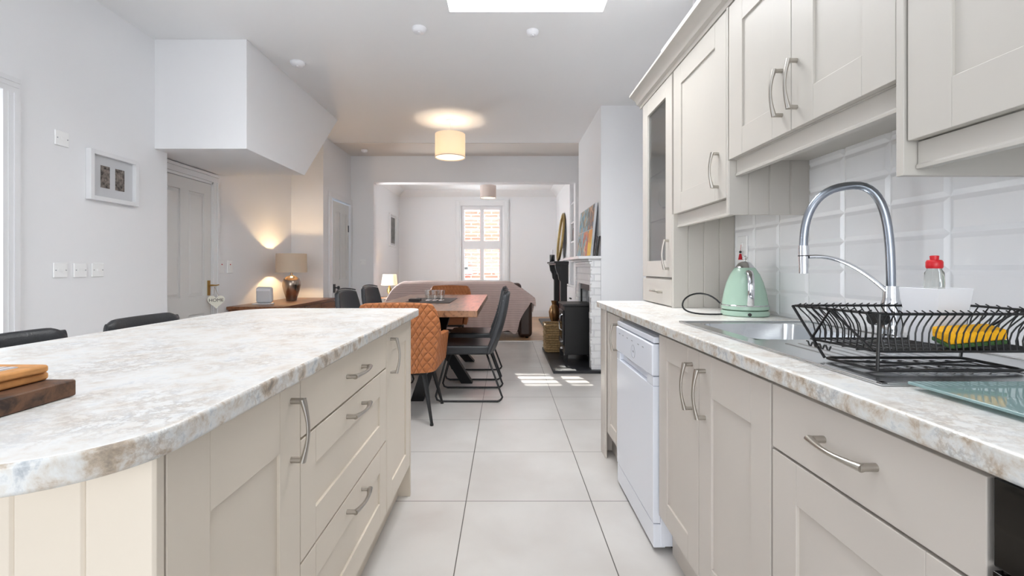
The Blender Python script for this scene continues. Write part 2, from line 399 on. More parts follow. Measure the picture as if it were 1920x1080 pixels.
# ceiling with two roof window holes, the nearer one unseen and added for light
def slab_with_holes(bm, x0, x1, y0, y1, z0, z1, holes):
    ys = sorted({y0, y1} | {h[2] for h in holes} | {h[3] for h in holes})
    for a, b in zip(ys, ys[1:]):
        hs = sorted([h for h in holes if h[2] <= a and h[3] >= b]); x = x0
        for h in hs: box(bm, x, h[0], a, b, z0, z1); x = h[1]
        box(bm, x, x1, a, b, z0, z1)
    return bm
SK = [(-.375, .66, 2.05, 3.154), (-1.4, .2, -.45, .65)]
struct('ceiling', slab_with_holes(BM(), -3.9, 1.75, -2.3, 6.47, ZC, ZC + .16, SK), 'ceiling')
b = BM(); box(b, -2.6, 1.75, 6.47, 7.2, ZC - .006, ZC + .16); struct('ceiling_strip', b, 'ceiling_shaded')
struct('ceiling_front_room', box(BM(), -4.0, 1.75, 7.2, 10.8, 2.87, 3.0), 'ceiling')
struct('ceiling_hall', box(BM(), -4.0, -2.6, 6.2, 7.2, ZC, ZC + .1), 'ceiling')
for i, (x0, x1, y0, y1) in enumerate(SK):
    b = BM(); t = .03
    for q in ((x0 - t, x0, y0 - t, y1 + t), (x1, x1 + t, y0 - t, y1 + t), (x0, x1, y0 - t, y0), (x0, x1, y1, y1 + t)): box(b, q[0], q[1], q[2], q[3], ZC + .14, 3.2)
    win = struct('window_%d' % (i + 2), b, 'gloss_white')
    b = BM(); t = .035
    for q in ((x0, x0 + t, y0, y1), (x1 - t, x1, y0, y1), (x0 + t, x1 - t, y0, y0 + t), (x0 + t, x1 - t, y1 - t, y1)): box(b, q[0], q[1], q[2], q[3], 3.08, 3.12)
    obj('window_frame', b, 'gloss_white', win)
    obj('window_pane', box(BM(), x0 + t, x1 - t, y0 + t, y1 - t, 3.095, 3.101), 'pane', win)
# left wall with the glazed doorway
b = BM(); box(b, -2.9, -2.65, -2.3, 1.58, 0, ZC); box(b, -2.9, -2.65, 2.45, 3.66, 0, ZC); box(b, -2.9, -2.65, 1.58, 2.45, 2.06, ZC)
struct('wall_left', b, 'wall')
b = BM()
for (y0, y1, d) in ((2.45, 2.475, .014), (2.475, 2.50, .018), (2.50, 2.53, .024)): box(b, -2.65, -2.65 + d, y0, y1, 0, 2.06)
for (z0, z1, d) in ((2.06, 2.09, .014), (2.09, 2.115, .018), (2.115, 2.14, .024)): box(b, -2.65, -2.65 + d, 1.5, 2.53, z0, z1)
box(b, -2.65, -2.63, 1.5, 1.58, 0, 2.06)
struct('trim_2', b, 'gloss_white')
b = BM()
for q in ((1.582, 1.69, 0.001, 2.058), (2.35, 2.448, .001, 2.058), (1.69, 2.35, .001, .25), (1.69, 2.35, 1.95, 2.058)): box(b, -2.80, -2.755, q[0], q[1], q[2], q[3])
d3 = struct('door_3', b, 'gloss_white', bevel=.003)
obj('door_pane', box(BM(), -2.78, -2.775, 1.69, 2.35, .25, 1.95), 'pane', d3)
b = BM(); cyl(b, (-2.755, 2.385, 1.0), (-2.70, 2.385, 1.0), .009); cyl(b, (-2.705, 2.39, 1.0), (-2.705, 2.28, 1.0), .009); obj('door_handle', b, 'black_metal', d3)
struct('wall_left_alcove', box(BM(), -3.0, -2.8, 3.66, 6.11, 0, ZC), 'wall')
struct('wall_alcove_end', box(BM(), -2.9, -2.38, 6.11, 6.25, 0, ZC), 'wall')
b = BM(); box(b, -2.5, -2.38, 6.25, 6.36, 0, ZC); box(b, -2.5, -2.38, 7.14, 7.2, 0, ZC); box(b, -2.5, -2.38, 6.36, 7.14, 2.08, ZC)
struct('wall_left_hall', b, 'wall')
struct('wall_hall_far', box(BM(), -3.9, -3.75, 6.2, 7.4, 0, ZC), 'wall')
struct('wall_hall_end', box(BM(), -3.9, -2.5, 7.25, 7.35, 0, ZC), 'wall')
# stair bulkhead
b = BM(); prism(b, [(3.53, ZC), (3.53, 2.02), (4.55, 2.02), (5.46, ZC)], 'x', -2.8, -1.955)
struct('wall_stair_bulkhead', b, 'wall', bevel=.004)
# opening wall
b = BM(); box(b, -2.5, -2.03, 7.2, 7.38, 0, 2.9); box(b, -2.03, 1.086, 7.2, 7.38, 2.437, 2.9); box(b, 1.086, 1.7, 7.2, 7.38, 0, 2.9)
struct('wall_opening', b, 'wall')
# right side
struct('wall_right', box(BM(), 1.2, 1.72, -2.3, 2.985, 0, ZC), 'wall')
b = BM(); box(b, 1.6, 1.72, 2.985, 3.2, 0, ZC); box(b, 1.6, 1.72, 4.0, 7.2, 0, ZC); box(b, 1.6, 1.72, 3.2, 4.0, 0, 1.1); box(b, 1.6, 1.72, 3.2, 4.0, 2.1, ZC)
struct('wall_right_recess', b, 'wall')
b = BM(); box(b, 1.63, 1.68, 3.2, 3.26, 1.1, 2.1); box(b, 1.63, 1.68, 3.94, 4.0, 1.1, 2.1); box(b, 1.63, 1.68, 3.57, 3.63, 1.1, 2.1); box(b, 1.63, 1.68, 3.26, 3.94, 1.1, 1.16); box(b, 1.63, 1.68, 3.26, 3.94, 2.04, 2.1)
w5 = struct('window_5', b, 'gloss_white'); obj('window_pane', box(BM(), 1.65, 1.655, 3.26, 3.94, 1.16, 2.04), 'pane', w5)  # unseen window, added to let more light into the dining area
b = BM(); box(b, 1.024, 1.6, 4.98, 5.10, 0, ZC); box(b, 1.024, 1.6, 5.90, 6.49, 0, ZC); box(b, 1.024, 1.6, 5.10, 5.90, .95, ZC); box(b, 1.45, 1.6, 5.10, 5.90, 0, .95)
struct('wall_chimney_breast', b, 'wall')
# front room
b = BM(); box(b, -2.6, -2.42, 7.38, 7.52, 0, 2.87); box(b, -2.6, -2.42, 8.34, 10.65, 0, 2.87); box(b, -2.6, -2.42, 7.52, 8.34, 2.08, 2.87)
struct('wall_front_left', b, 'wall')
b = BM(); box(b, -2.53, -2.49, 7.522, 7.6, .002, 2.078); box(b, -2.53, -2.49, 8.26, 8.338, .002, 2.078); box(b, -2.53, -2.49, 7.6, 8.26, .002, .2); box(b, -2.53, -2.49, 7.6, 8.26, 1.99, 2.078)
d4 = struct('door_added', b, 'gloss_white'); obj('door_pane', box(BM(), -2.515, -2.51, 7.6, 8.26, .2, 1.99), 'pane', d4)  # unseen glazed door, added to bring light into the front room
b = BM(); box(b, -2.6, -1.0, 10.65, 10.85, 0, 2.87); box(b, -.05, 1.7, 10.65, 10.85, 0, 2.87); box(b, -1.0, -.05, 10.65, 10.85, 0, .7); box(b, -1.0, -.05, 10.65, 10.85, 2.53, 2.87)
struct('wall_front', b, 'wall')
b = BM(); box(b, 1.17, 1.7, 8.45, 8.85, 0, 2.87); box(b, 1.17, 1.7, 9.65, 10.65, 0, 2.87); box(b, 1.17, 1.7, 8.85, 9.65, .95, 2.87); box(b, 1.5, 1.7, 8.85, 9.65, 0, .95)
struct('wall_front_right', b, 'wall')
struct('wall_front_alcove', box(BM(), 1.55, 1.7, 7.38, 8.45, 0, 2.87), 'wall')
# rear wall with wide glazed doors (behind the camera)
b = BM(); box(b, -2.65, -2.25, -2.3, -2.15, 0, ZC); box(b, .85, 1.2, -2.3, -2.15, 0, ZC); box(b, -2.25, .85, -2.3, -2.15, 2.4, ZC)
struct('wall_rear', b, 'wall')
b = BM()
for x in (-2.25, -1.25, -.25, .77): box(b, x, x + .08, -2.25, -2.18, 0, 2.4)
box(b, -2.25, .85, -2.25, -2.18, 0, .1); box(b, -2.25, .85, -2.25, -2.18, 2.32, 2.4)
struct('window_4', b, 'gloss_white')
# coving + skirting
def coving(name, pts_):
    b = BM()
    for (ax, a0, a1, poly) in pts_: prism(b, poly, ax, a0, a1)
    struct(name, b, 'ceiling', smooth=True)
cz = 2.87
coving('trim_3', [('x', -2.42, 1.17, [(10.65, cz)] + [(10.65 - .13 + .13 * math.sin(t), cz - .13 + .13 * math.cos(t)) for t in [0, .0]][:0] + [(10.50, cz), (10.51, cz - .02), (10.57, cz - .05), (10.62, cz - .11), (10.65, cz - .13)]),
                   ('y', 7.38, 10.65, [(-2.42, cz), (-2.27, cz), (-2.28, cz - .02), (-2.34, cz - .05), (-2.39, cz - .11), (-2.42, cz - .13)]),
                   ('y', 8.45, 10.65, [(1.17, cz), (1.02, cz), (1.03, cz - .02), (1.09, cz - .05), (1.14, cz - .11), (1.17, cz - .13)])])
b = BM(); box(b, -2.42, 1.17, 10.63, 10.65, 0, .15); struct('baseboard_front', b, 'gloss_white', bevel=.004)
b = BM(); box(b, -2.42, -2.40, 8.36, 10.63, 0, .15); struct('baseboard_front_left', b, 'gloss_white', bevel=.004)
b = BM(); box(b, -2.65, -2.63, 2.54, 3.66, 0, .14); struct('baseboard_left', b, 'gloss_white', bevel=.004)
b = BM(); box(b, -2.36, -2.04, 7.18, 7.2, 0, .14); struct('baseboard_opening', b, 'gloss_white', bevel=.004)
b = BM(); box(b, 1.04, 1.2, 4.96, 4.98, 0, .14); box(b, 1.58, 1.6, 2.99, 4.98, 0, .14); struct('baseboard_right', b, 'gloss_white', bevel=.004)
# boxed section over the wall cabinets
struct('trim_4', box(BM(), .975, 1.2, -.3, 2.92, 2.23, 2.48), 'wall', bevel=.003)

struct('wall_upper_storey', box(BM(), -4.2, 1.9, 6.8, 10.8, 3.01, 7.5), 'wall')

# front window: architrave, sash and shutters
X0, X1 = -.97, -.085
b = BM()
for (a, c) in ((-1.14, -1.0), (-.05, .09)): box(b, a, c, 10.615, 10.65, 0.15, 2.66); box(b, a + .03, c - .03, 10.60, 10.615, .15, 2.63)
box(b, -1.14, .09, 10.61, 10.65, 2.53, 2.66)
w1 = struct('window_1', b, 'gloss_white', bevel=.004)
b = BM(); box(b, -1.0, X0, 10.66, 10.75, .7, 2.53); box(b, X1, -.05, 10.66, 10.75, .7, 2.53); box(b, X0, X1, 10.66, 10.75, 2.47, 2.53); box(b, X0, X1, 10.66, 10.75, .7, .78)
obj('window_frame', b, 'gloss_white', w1)
obj('window_sill', box(BM(), -1.1, .05, 10.55, 10.66, .68, .7), 'gloss_white', w1)
obj('window_pane', box(BM(), X0, X1, 10.77, 10.775, .7, 2.5), 'pane', w1)
xm = (X0 + X1) / 2
def shutter(xa, xb, z0, z1, n):
    b = BM(); t = .045
    box(b, xa, xa + t, 10.64, 10.668, z0, z1); box(b, xb - t, xb, 10.64, 10.668, z0, z1)
    box(b, xa + t, xb - t, 10.64, 10.668, z0, z0 + .07); box(b, xa + t, xb - t, 10.64, 10.668, z1 - .06, z1)
    s = obj('shutter', b, 'gloss_white', w1)
    b = BM()
    for k in range(n):
        z = z0 + .07 + (k + .5) * (z1 - z0 - .13) / n
        hexa(b, [(xa + t, 10.63, z - .004), (xb - t, 10.63, z - .004), (xb - t, 10.68, z - .003), (xa + t, 10.68, z - .003)],
             [(xa + t, 10.63, z + .002), (xb - t, 10.63, z + .002), (xb - t, 10.68, z + .003), (xa + t, 10.68, z + .003)])
    obj('louvre_slats', b, 'gloss_white', s)
for (z0, z1, n) in ((.78, 1.60, 11), (1.66, 2.50, 11)):
    shutter(X0, xm, z0, z1, n); shutter(xm, X1, z0, z1, n)
obj('meeting_rail', box(BM(), X0, X1, 10.635, 10.67, 1.60, 1.66), 'gloss_white', w1)

# houses across the street, seen through the shutters
hb = thing('terraced_house', 'red brick house across the street seen through the shutters', 'house', (-1.5, 17, -.6))
b = BM(); box(b, -9, -1.55, 17, 20, -.6, 4.74); box(b, -1.55, 7, 17.2, 20, -.6, 4.74); obj('wall', b, 'redbrick', hb)
obj('white_render', box(BM(), -2.3, -1.62, 16.93, 17, 1.2, 2.25), 'gloss_white', hb)
b = BM(); box(b, -1.5, -1.2, 16.9, 17.2, .9, 1.15); obj('window_ledge', b, 'gloss_white', hb)
obj('window', box(BM(), -1.72, -1.35, 16.9, 16.93, 1.05, 1.45), 'grey_print', hb)
b = BM(); box(b, -12, 12, 11, 30, -.75, -.6); st = struct('ground_street', b, 'grey_print')

# ------------------------------------------------------------------ joinery helpers
def shaker(name, parent, m, x, out, y0, y1, z0, z1, fr=.085, panel=True, top=None, gap=.0015):
    """door or drawer front in a YZ plane; x is the visible face, out = -1 faces -X, +1 faces +X"""
    t = .020; b = BM(); y0 += gap; y1 -= gap; z0 += gap; z1 -= gap; xi = x - out * t
    if not panel: box(b, x, xi, y0, y1, z0, z1)
    else:
        tp = top or fr
        box(b, x, xi, y0, y0 + fr, z0, z1); box(b, x, xi, y1 - fr, y1, z0, z1)
        box(b, x, xi, y0 + fr, y1 - fr, z0, z0 + fr); box(b, x, xi, y0 + fr, y1 - fr, z1 - tp, z1)
        box(b, x - out * .007, xi + out * .002, y0 + fr - .002, y1 - fr + .002, z0 + fr - .002, z1 - tp + .002)
    return obj(name, b, m, parent, bevel=.0016, seg=2)
def handle(parent, p0, p1, outv, m='steel', name='handle', h=.032, w=.0075):
    p0, p1, o = Vector(p0), Vector(p1), Vector(outv).normalized(); b = BM(); d = (p1 - p0).normalized()
    for p in (p0, p1): cyl(b, p, p + o * (h - .004), .0068, .0068, 14)
    n = 16; pts = []; rs = []
    for k in range(n + 1):
        t = k / n; pts.append(p0 - d * .004 + (p1 - p0 + d * .008) * t + o * (h - .007 + .012 * math.sin(PI * t)))
        e = abs(2 * t - 1); rs.append((.0042 + .003 * e ** 2, .0055 + .004 * e ** 2))
    tube(b, pts, rs, 12)
    return obj(name, b, m, parent, smooth=True, sharp=50)
def planks_y(b, xa, xb, n, y, t, z0, z1, groove=.004):
    """tongue and groove board panel facing -Y, thickness t behind y"""
    w = (xb - xa) / n
    for k in range(n):
        a = xa + k * w; c = a + w; g = groove
        prism(b, [(a, y + g), (a + g, y), (c - g, y), (c, y + g), (c, y + t), (a, y + t)], 'z', z0, z1)

# ------------------------------------------------------------------ island
WT, WU = .91, .872
def worktop_slab(name, poly, label, cat='worktop'):
    t = thing(name, label, cat, (poly[0][0], poly[0][1], WU))
    b = BM(); prism(b, poly, 'z', WU, WT)
    o = obj('top_surface', b, ['worktop', 'worktop_edge'], t, bevel=.007, seg=3)
    for p in o.data.polygons:
        if abs(p.normal.z) < .5: p.material_index = 1
    return t
IX0, IX1, IY0, IY1 = -1.325, -.442, .485, 2.43
poly = arc2(-.602, .645, .16, -90, 0, 12) + arc2(IX1 - .045, IY1 - .045, .045, 0, 90, 6) + arc2(IX0 + .2, IY1 - .2, .2, 90, 180, 10) + arc2(IX0 + .16, .645, .16, 180, 270, 8)
worktop_slab('island_worktop', poly, 'pale marble patterned worktop with rounded corners on the island')
FX = -.465   # face of the island doors
isl = thing('island_cabinet', 'cream painted kitchen island with doors and drawers facing the aisle', 'kitchen island', (-.7, 1.4, 0))
b = BM(); box(b, -.93, FX - .022, .645, 2.285, .15, WU); obj('carcass', b, 'island', isl)
b = BM(); planks_y(b, -1.13, FX, 7, .619, .018, 0, WU); obj('end_panel', b, 'island', isl, bevel=.001)
b = BM(); box(b, -1.1, FX, 2.285, 2.303, 0, WU); obj('end_panel', b, 'island', isl, bevel=.001)
b = BM(); box(b, -.95, -.932, .637, 2.285, 0, WU); obj('back_panel', b, 'island', isl)
b = BM(); box(b, -.54, -.525, .637, 2.285, 0, .15); obj('plinth', b, 'island', isl)
d = shaker('door', isl, 'island', FX, 1, .640, 1.061, .155, .866, .095, top=.13)
handle(d, (FX, 1.015, .83), (FX, 1.015, .702), (1, 0, 0))
for (z0, z1, pn, hz) in ((.73, .866, False, .80), (.446, .727, True, .682), (.155, .443, True, .402)):
    d = shaker('drawer', isl, 'island', FX, 1, 1.061, 1.822, z0, z1, .085, panel=pn)
    handle(d, (FX, 1.372, hz), (FX, 1.515, hz), (1, 0, 0))
d = shaker('door', isl, 'island', FX, 1, 1.835, 2.28, .155, .866, .085)
handle(d, (FX, 1.895, .83), (FX, 1.895, .697), (1, 0, 0))
b = BM(); box(b, FX - .02, FX - .001, 1.8235, 1.8335, .155, .866); obj('filler_strip', b, 'island', isl)

# ------------------------------------------------------------------ right run
worktop_slab('counter_worktop', [(.578, -.6), (1.2, -.6), (1.2, 2.975), (.60, 2.975), (.578, 2.95)], 'pale marble patterned worktop along the right wall under the wall cabinets')
# cut the sink hole out of the worktop with a boolean against a temporary mesh
wt = [o for o in C.objects if o.name == 'top_surface.001'][0]
FR = .60
hw = bpy.data.objects.new('hole', bpy.data.meshes.new('hole'))
def rrect(x0, x1, y0, y1, r, n=6): return arc2(x1 - r, y1 - r, r, 0, 90, n) + arc2(x0 + r, y1 - r, r, 90, 180, n) + arc2(x0 + r, y0 + r, r, 180, 270, n) + arc2(x1 - r, y0 + r, r, 270, 360, n)
SX0, SX1, SY0, SY1 = .665, 1.165, .825, 1.785
BX0, BX1, BY0, BY1 = .72, 1.06, 1.34, 1.73
b = BM(); prism(b, [(.69, 1.31), (1.14, 1.31), (1.14, 1.76), (.69, 1.76)], 'z', .8, 1.0)
bmesh.ops.translate(b, verts=b.verts, vec=-worldloc(wt)); bmesh.ops.recalc_face_normals(b, faces=b.faces); b.to_mesh(hw.data); b.free()
C.objects.link(hw); hw.location = worldloc(wt)
wt.modifiers.clear()
md = wt.modifiers.new('b', 'BOOLEAN'); md.operation = 'DIFFERENCE'; md.object = hw; md.solver = 'EXACT'
bpy.context.view_layer.update(); dg = bpy.context.evaluated_depsgraph_get()
nm = bpy.data.meshes.new_from_object(wt.evaluated_get(dg)); wt.modifiers.clear(); wt.data = nm; bpy.data.objects.remove(hw)
bv = wt.modifiers.new('bevel', 'BEVEL'); bv.width = .007; bv.segments = 3; bv.limit_method = 'ANGLE'; bv.harden_normals = True

def base_unit(label, y0, y1, plinth=True):
    t = thing('base_cabinet', label, 'cabinet', (.9, (y0 + y1) / 2, 0))
    b = BM(); h = .70 if 1.05 < y1 < 2 and y0 < 1.5 and y0 > 1.0 else WU
    box(b, FR + .022, 1.195, y0 + .001, y1 - .001, .15, h); obj('carcass', b, 'units', t)
    b = BM(); box(b, .655, .672, y0, y1, 0, .15); obj('plinth', b, 'units', t)
    return t
t = base_unit('stone painted base cabinet under the sink with two tall doors', 1.052, 1.825)
d = shaker('door', t, 'units', FR, -1, 1.446, 1.82, .155, .861); handle(d, (FR, 1.497, .81), (FR, 1.497, .67), (-1, 0, 0))
d = shaker('door', t, 'units', FR, -1, 1.054, 1.446, .155, .861, top=.12); handle(d, (FR, 1.400, .81), (FR, 1.400, .67), (-1, 0, 0))
t = base_unit('stone painted base cabinet with one drawer over a wide door beside the black oven', .578, 1.05)
d = shaker('drawer', t, 'units', FR, -1, .580, 1.049, .719, .861, panel=False); handle(d, (FR, .755, .797), (FR, .878, .797), (-1, 0, 0))
d = shaker('door', t, 'units', FR, -1, .580, 1.049, .155, .716, .085)
t = base_unit('narrow stone painted end cabinet at the far end of the right worktop', 2.44, 2.86)
d = shaker('door', t, 'units', FR, -1, 2.445, 2.74, .155, .861, .07); handle(d, (FR, 2.50, .815), (FR, 2.50, .68), (-1, 0, 0))
b = BM(); prism(b, [(FR + .001, 2.745), (FR - .004, 2.79), (FR + .012, 2.86), (1.19, 2.86), (1.19, 2.879), (FR, 2.879), (FR - .012, 2.86), (FR - .012, 2.745)], 'z', 0, WU); obj('end_panel', b, 'units', t, bevel=.003)
# oven
t = thing('oven', 'black glass built-in oven at the near end of the right worktop', 'oven', (.9, .27, 0))
b = BM(); box(b, FR + .02, 1.18, -.02, .574, .10, .868); obj('body', b, 'black_metal', t)
obj('control_panel', box(BM(), FR - .002, FR + .02, -.018, .572, .755, .864), 'black_glass', t, bevel=.002)
d = obj('door', box(BM(), FR - .004, FR + .02, -.018, .572, .16, .75), 'black_glass', t, bevel=.002)
handle(d, (FR - .004, .06, .70), (FR - .004, .49, .70), (-1, 0, 0), h=.045)
# dishwasher
t = thing('dishwasher', 'white freestanding dishwasher between two base cabinets under the right worktop', 'dishwasher', (.88, 2.13, 0))
DX = .583
b = BM(); box(b, DX + .03, 1.17, 1.838, 2.432, .02, .845); obj('body', b, 'white_appliance', t, bevel=.003)
b = BM(); box(b, DX + .002, DX + .03, 1.838, 2.432, .822, .846); obj('lid', b, 'white_appliance', t, bevel=.004)
b = BM(); box(b, DX, DX + .03, 1.838, 2.432, .112, .652)
# door with recessed grip
box(b, DX + .018, DX + .03, 1.92, 2.37, .652, .69); box(b, DX, DX + .03, 1.838, 1.92, .652, .69); box(b, DX, DX + .03, 2.37, 2.432, .652, .69)
dd = obj('door', b, 'white_appliance', t, bevel=.004)
b = BM(); box(b, DX - .004, DX + .03, 1.838, 2.432, .692, .818); cp = obj('control_panel', b, 'white_appliance', t, bevel=.006, seg=3)
b = BM()
for k, y in enumerate((2.35, 2.28, 2.2, 2.12, 2.02, 1.95)): obj('control_mark', box(BM(), DX - .0048, DX - .004, y, y + .022, .785, .789), 'grey_print', cp)
obj('display_mark', box(BM(), DX - .0048, DX - .004, 2.1, 2.12, .738, .746), 'grey_print', cp)
b = BM(); b2 = [(DX - .0045, 2.11 + .03 * math.cos(a), .742 + .03 * math.sin(a)) for a in [k * PI / 8 for k in range(17)]]; tube(b, b2, .0008, 5); obj('badge_ring', b, 'grey_print', cp)
b = BM(); box(b, DX + .002, DX + .05, 1.84, 2.43, .015, .108); obj('kickplate', b, 'white_appliance', t, bevel=.004)
for y in (1.88, 2.39):
    for x in (.68, 1.1): b = BM(); cyl(b, (x, y, 0), (x, y, .02), .018); obj('foot', b, 'black_metal', t)

# wall cabinets
XU, XW = .875, 1.2
def wall_unit(label, y0, y1, z0, z1=2.145):
    t = thing('wall_cabinet', label, 'cabinet', ((XU + XW) / 2, (y0 + y1) / 2, z0))
    b = BM(); box(b, XU + .021, XW - .001, y0 + .001, y1 - .001, z0, z1); obj('carcass', b, 'wallunits', t)
    return t
def pelmet(t, y0, y1, z0, z1, x=.9):
    b = BM(); prism(b, [(x, z1), (x, z0 + .012), (x - .004, z0 + .008), (x - .004, z0), (x + .018, z0), (x + .018, z1)], 'y', y0, y1)
    return obj('pelmet', b, 'wallunits', t, bevel=.0012)
# over the kettle
t = wall_unit('tall single door wall cabinet above the kettle', 1.846, 2.43, 1.398)
d = shaker('door', t, 'wallunits', XU, -1, 1.846, 2.425, 1.396, 2.14, .10); handle(d, (XU, 1.915, 1.452), (XU, 1.915, 1.588), (-1, 0, 0))
pelmet(t, 1.846, 2.43, 1.33, 1.397, x=.9)
b = BM(); planks_y(b, XU, XW - .001, 4, 1.828, .017, 1.328, 1.54); box(b, XU, XW - .001, 1.8325, 1.845, 1.54, 2.145); obj('end_panel', b, 'wallunits', t)
# double
t = wall_unit('double door wall cabinet hung higher above the sink', 1.042, 1.826, 1.54)
d = shaker('door', t, 'wallunits', XU, -1, 1.428, 1.826, 1.54, 2.14, .10); handle(d, (XU, 1.475, 1.602), (XU, 1.475, 1.742), (-1, 0, 0))
d = shaker('door', t, 'wallunits', XU, -1, 1.044, 1.428, 1.54, 2.14, .10); handle(d, (XU, 1.40, 1.602), (XU, 1.40, 1.742), (-1, 0, 0))
pelmet(t, 1.042, 1.826, 1.478, 1.54, x=.905)
# nearest
t = wall_unit('wall cabinet with plain side panel nearest the right edge of the photo', .42, 1.018, 1.398)
b = BM(); box(b, XU - .004, XW - .001, 1.02, 1.040, 1.322, 2.145); obj('end_panel', b, 'wallunits', t, bevel=.0015)
d = shaker('door', t, 'wallunits', XU, -1, .42, 1.016, 1.394, 2.14, .10); handle(d, (XU, .47, 1.452), (XU, .47, 1.588), (-1, 0, 0))
pelmet(t, .42, 1.018, 1.335, 1.394, x=.9)
# cornice
t = thing('cornice', 'stone painted cornice moulding along the top of the wall cabinets', 'moulding', (.86, 1.7, 2.147))
b = BM(); prof = [(.0, 2.147), (-.004, 2.165), (-.02, 2.172), (-.03, 2.195), (-.055, 2.215), (-.068, 2.222), (-.068, 2.236), (.03, 2.236), (.03, 2.147)]
prism(b, [(XU + u, v) for u, v in prof], 'y', .42, 3.03); obj('moulding', b, 'wallunits', t, bevel=.001)
# glazed tall unit standing on the worktop
t = thing('glazed_cabinet', 'tall glass door cabinet with small drawer standing on the far end of the right worktop', 'cabinet', (1.04, 2.7, WT))
b = BM(); YG0, YG1 = 2.45, 2.965
planks_y(b, XU, XW - .001, 4, 2.432, .017, WT + .0005, 1.398); box(b, XU + .021, XW - .001, 2.4365, 2.449, 1.398, 2.145); obj('end_panel', b, 'wallunits', t)
b = BM(); box(b, XU + .021, XW - .001, YG1 - .018, YG1, WT + .0005, 2.145); box(b, XU + .021, XW - .001, YG0, YG1 - .018, 2.127, 2.145); box(b, XU + .021, XW - .001, YG0, YG1 - .018, 1.045, 1.063); box(b, 1.185, XW - .001, YG0, YG1 - .018, 1.063, 2.127); box(b, XU + .021, XW - .001, YG0, YG1 - .018, WT + .0005, WT + .02)
obj('carcass', b, 'wallunits', t)
b = BM(); f = .095
box(b, XU, XU + .02, YG0, YG0 + f, 1.068, 2.14); box(b, XU, XU + .02, YG1 - f, YG1, 1.068, 2.14); box(b, XU, XU + .02, YG0 + f, YG1 - f, 1.068, 1.16); box(b, XU, XU + .02, YG0 + f, YG1 - f, 2.05, 2.14)
d = obj('door', b, 'wallunits', t, bevel=.0015)
obj('glass_pane', box(BM(), XU + .011, XU + .015, YG0 + f, YG1 - f, 1.16, 2.05), 'frost', d)
handle(d, (XU, 2.495, 1.115), (XU, 2.495, 1.265), (-1, 0, 0))
d = shaker('drawer', t, 'wallunits', XU, -1, YG0, YG1, .915, 1.058, panel=False); handle(d, (XU, 2.60, .985), (XU, 2.73, .985), (-1, 0, 0))
b = BM(); box(b, XU + .04, 1.18, YG0 + .01, YG1 - .03, 1.40, 1.406); obj('glass_shelf', b, 'glass', t)
b = BM(); box(b, XU + .04, 1.18, YG0 + .01, YG1 - .03, 1.68, 1.686); obj('glass_shelf', b, 'glass', t)
def goblet(x, y, z, lab):
    b = BM(); lathe(b, [(.03, 0), (.03, .003), (.004, .008), (.004, .07), (.02, .085), (.034, .11), (.034, .15), (.030, .175), (.028, .175), (.031, .15), (.031, .11), (.018, .09)], (x, y, z), 20, cap=False)
    one('wine_glass', b, 'glass', lab, 'glass', 'glasses inside the glazed cabinet', smooth=True)
for (gx, gy, gl) in ((.95, 2.62, 'nearest'), (1.0, 2.72, 'middle'), (.96, 2.82, 'farthest')): goblet(gx, gy, 1.4065, gl + ' of three stemmed glasses on the lower glass shelf inside the glazed cabinet')

# tiles
b = BM(); TW, TH = .1955, .1
box(b, 1.196, 1.1999, -.3, 2.43, WT + .001, 1.60)
for i in range(-12, 3):
    for j in range(0, 7):
        y0 = 2.035 + TW * i + .001; y1 = y0 + TW - .002; z0 = .913 + j * TH + .001; z1 = z0 + TH - .002
        y1 = min(y1, 2.429); z1 = min(z1, 1.6)
        if y1 - y0 < .04 or y0 < -.3: continue
        e = .013; xb, xf = 1.196, 1.1905
        pts = [(xb, y0, z0), (xb, y1, z0), (xb, y1, z1), (xb, y0, z1)]; q = [(xf, y0 + e, z0 + e), (xf, y1 - e, z0 + e), (xf, y1 - e, z1 - e), (xf, y0 + e, z1 - e)]
        v = [b.verts.new(p) for p in pts + q]
        for f in ((4, 5, 6, 7), (0, 1, 5, 4), (1, 2, 6, 5), (2, 3, 7, 6), (3, 0, 4, 7)): b.faces.new([v[k] for k in f])
M['tile'] = mat('white_metro_tile', (248, 248, 250), .1)
struct('wall_tiles', b, 'tile')

# ------------------------------------------------------------------ sink, tap
t = thing('sink', 'stainless steel inset sink with bowl and drainer set in the right worktop', 'sink', (.9, 1.3, WT))
b = BM()
slab_with_holes(b, SX0, SX1, SY0, SY1, WT + .0008, WT + .004, [(BX0, BX1, BY0, BY1)])
for k in range(9):
    x = .76 + k * .035; prism(b, [(x, WT + .004), (x + .005, WT + .006), (x + .012, WT + .006), (x + .017, WT + .004)], 'y', .90, 1.27)
for q in ((SX0, SX0 + .012, SY0, SY1), (SX1 - .012, SX1, SY0, SY1), (SX0, SX1, SY0, SY0 + .012), (SX0, SX1, SY1 - .012, SY1)):
    box(b, q[0], q[1], q[2], q[3], WT + .004, WT + .007)
obj('drainer', b, 'sink', t, bevel=.001)
b = BM(); top = rrect(BX0, BX1, BY0, BY1, .04, 6); n = len(top)
def ring(z, ins):
    cx, cy = (BX0 + BX1) / 2, (BY0 + BY1) / 2; sx = 1 - 2 * ins / (BX1 - BX0); sy = 1 - 2 * ins / (BY1 - BY0)
    return [b.verts.new((cx + (x - cx) * sx, cy + (y - cy) * sy, z)) for x, y in top]
rr = [ring(WT + .004, -.004), ring(WT + .0035, .003), ring(.80, .012), ring(.765, .03), ring(.758, .08)]
for a, c in zip(rr, rr[1:]):
    for k in range(n): b.faces.new((a[k], a[(k + 1) % n], c[(k + 1) % n], c[k]))
b.faces.new(rr[-1]); obj('bowl', b, 'sink', t, smooth=True, sharp=60)
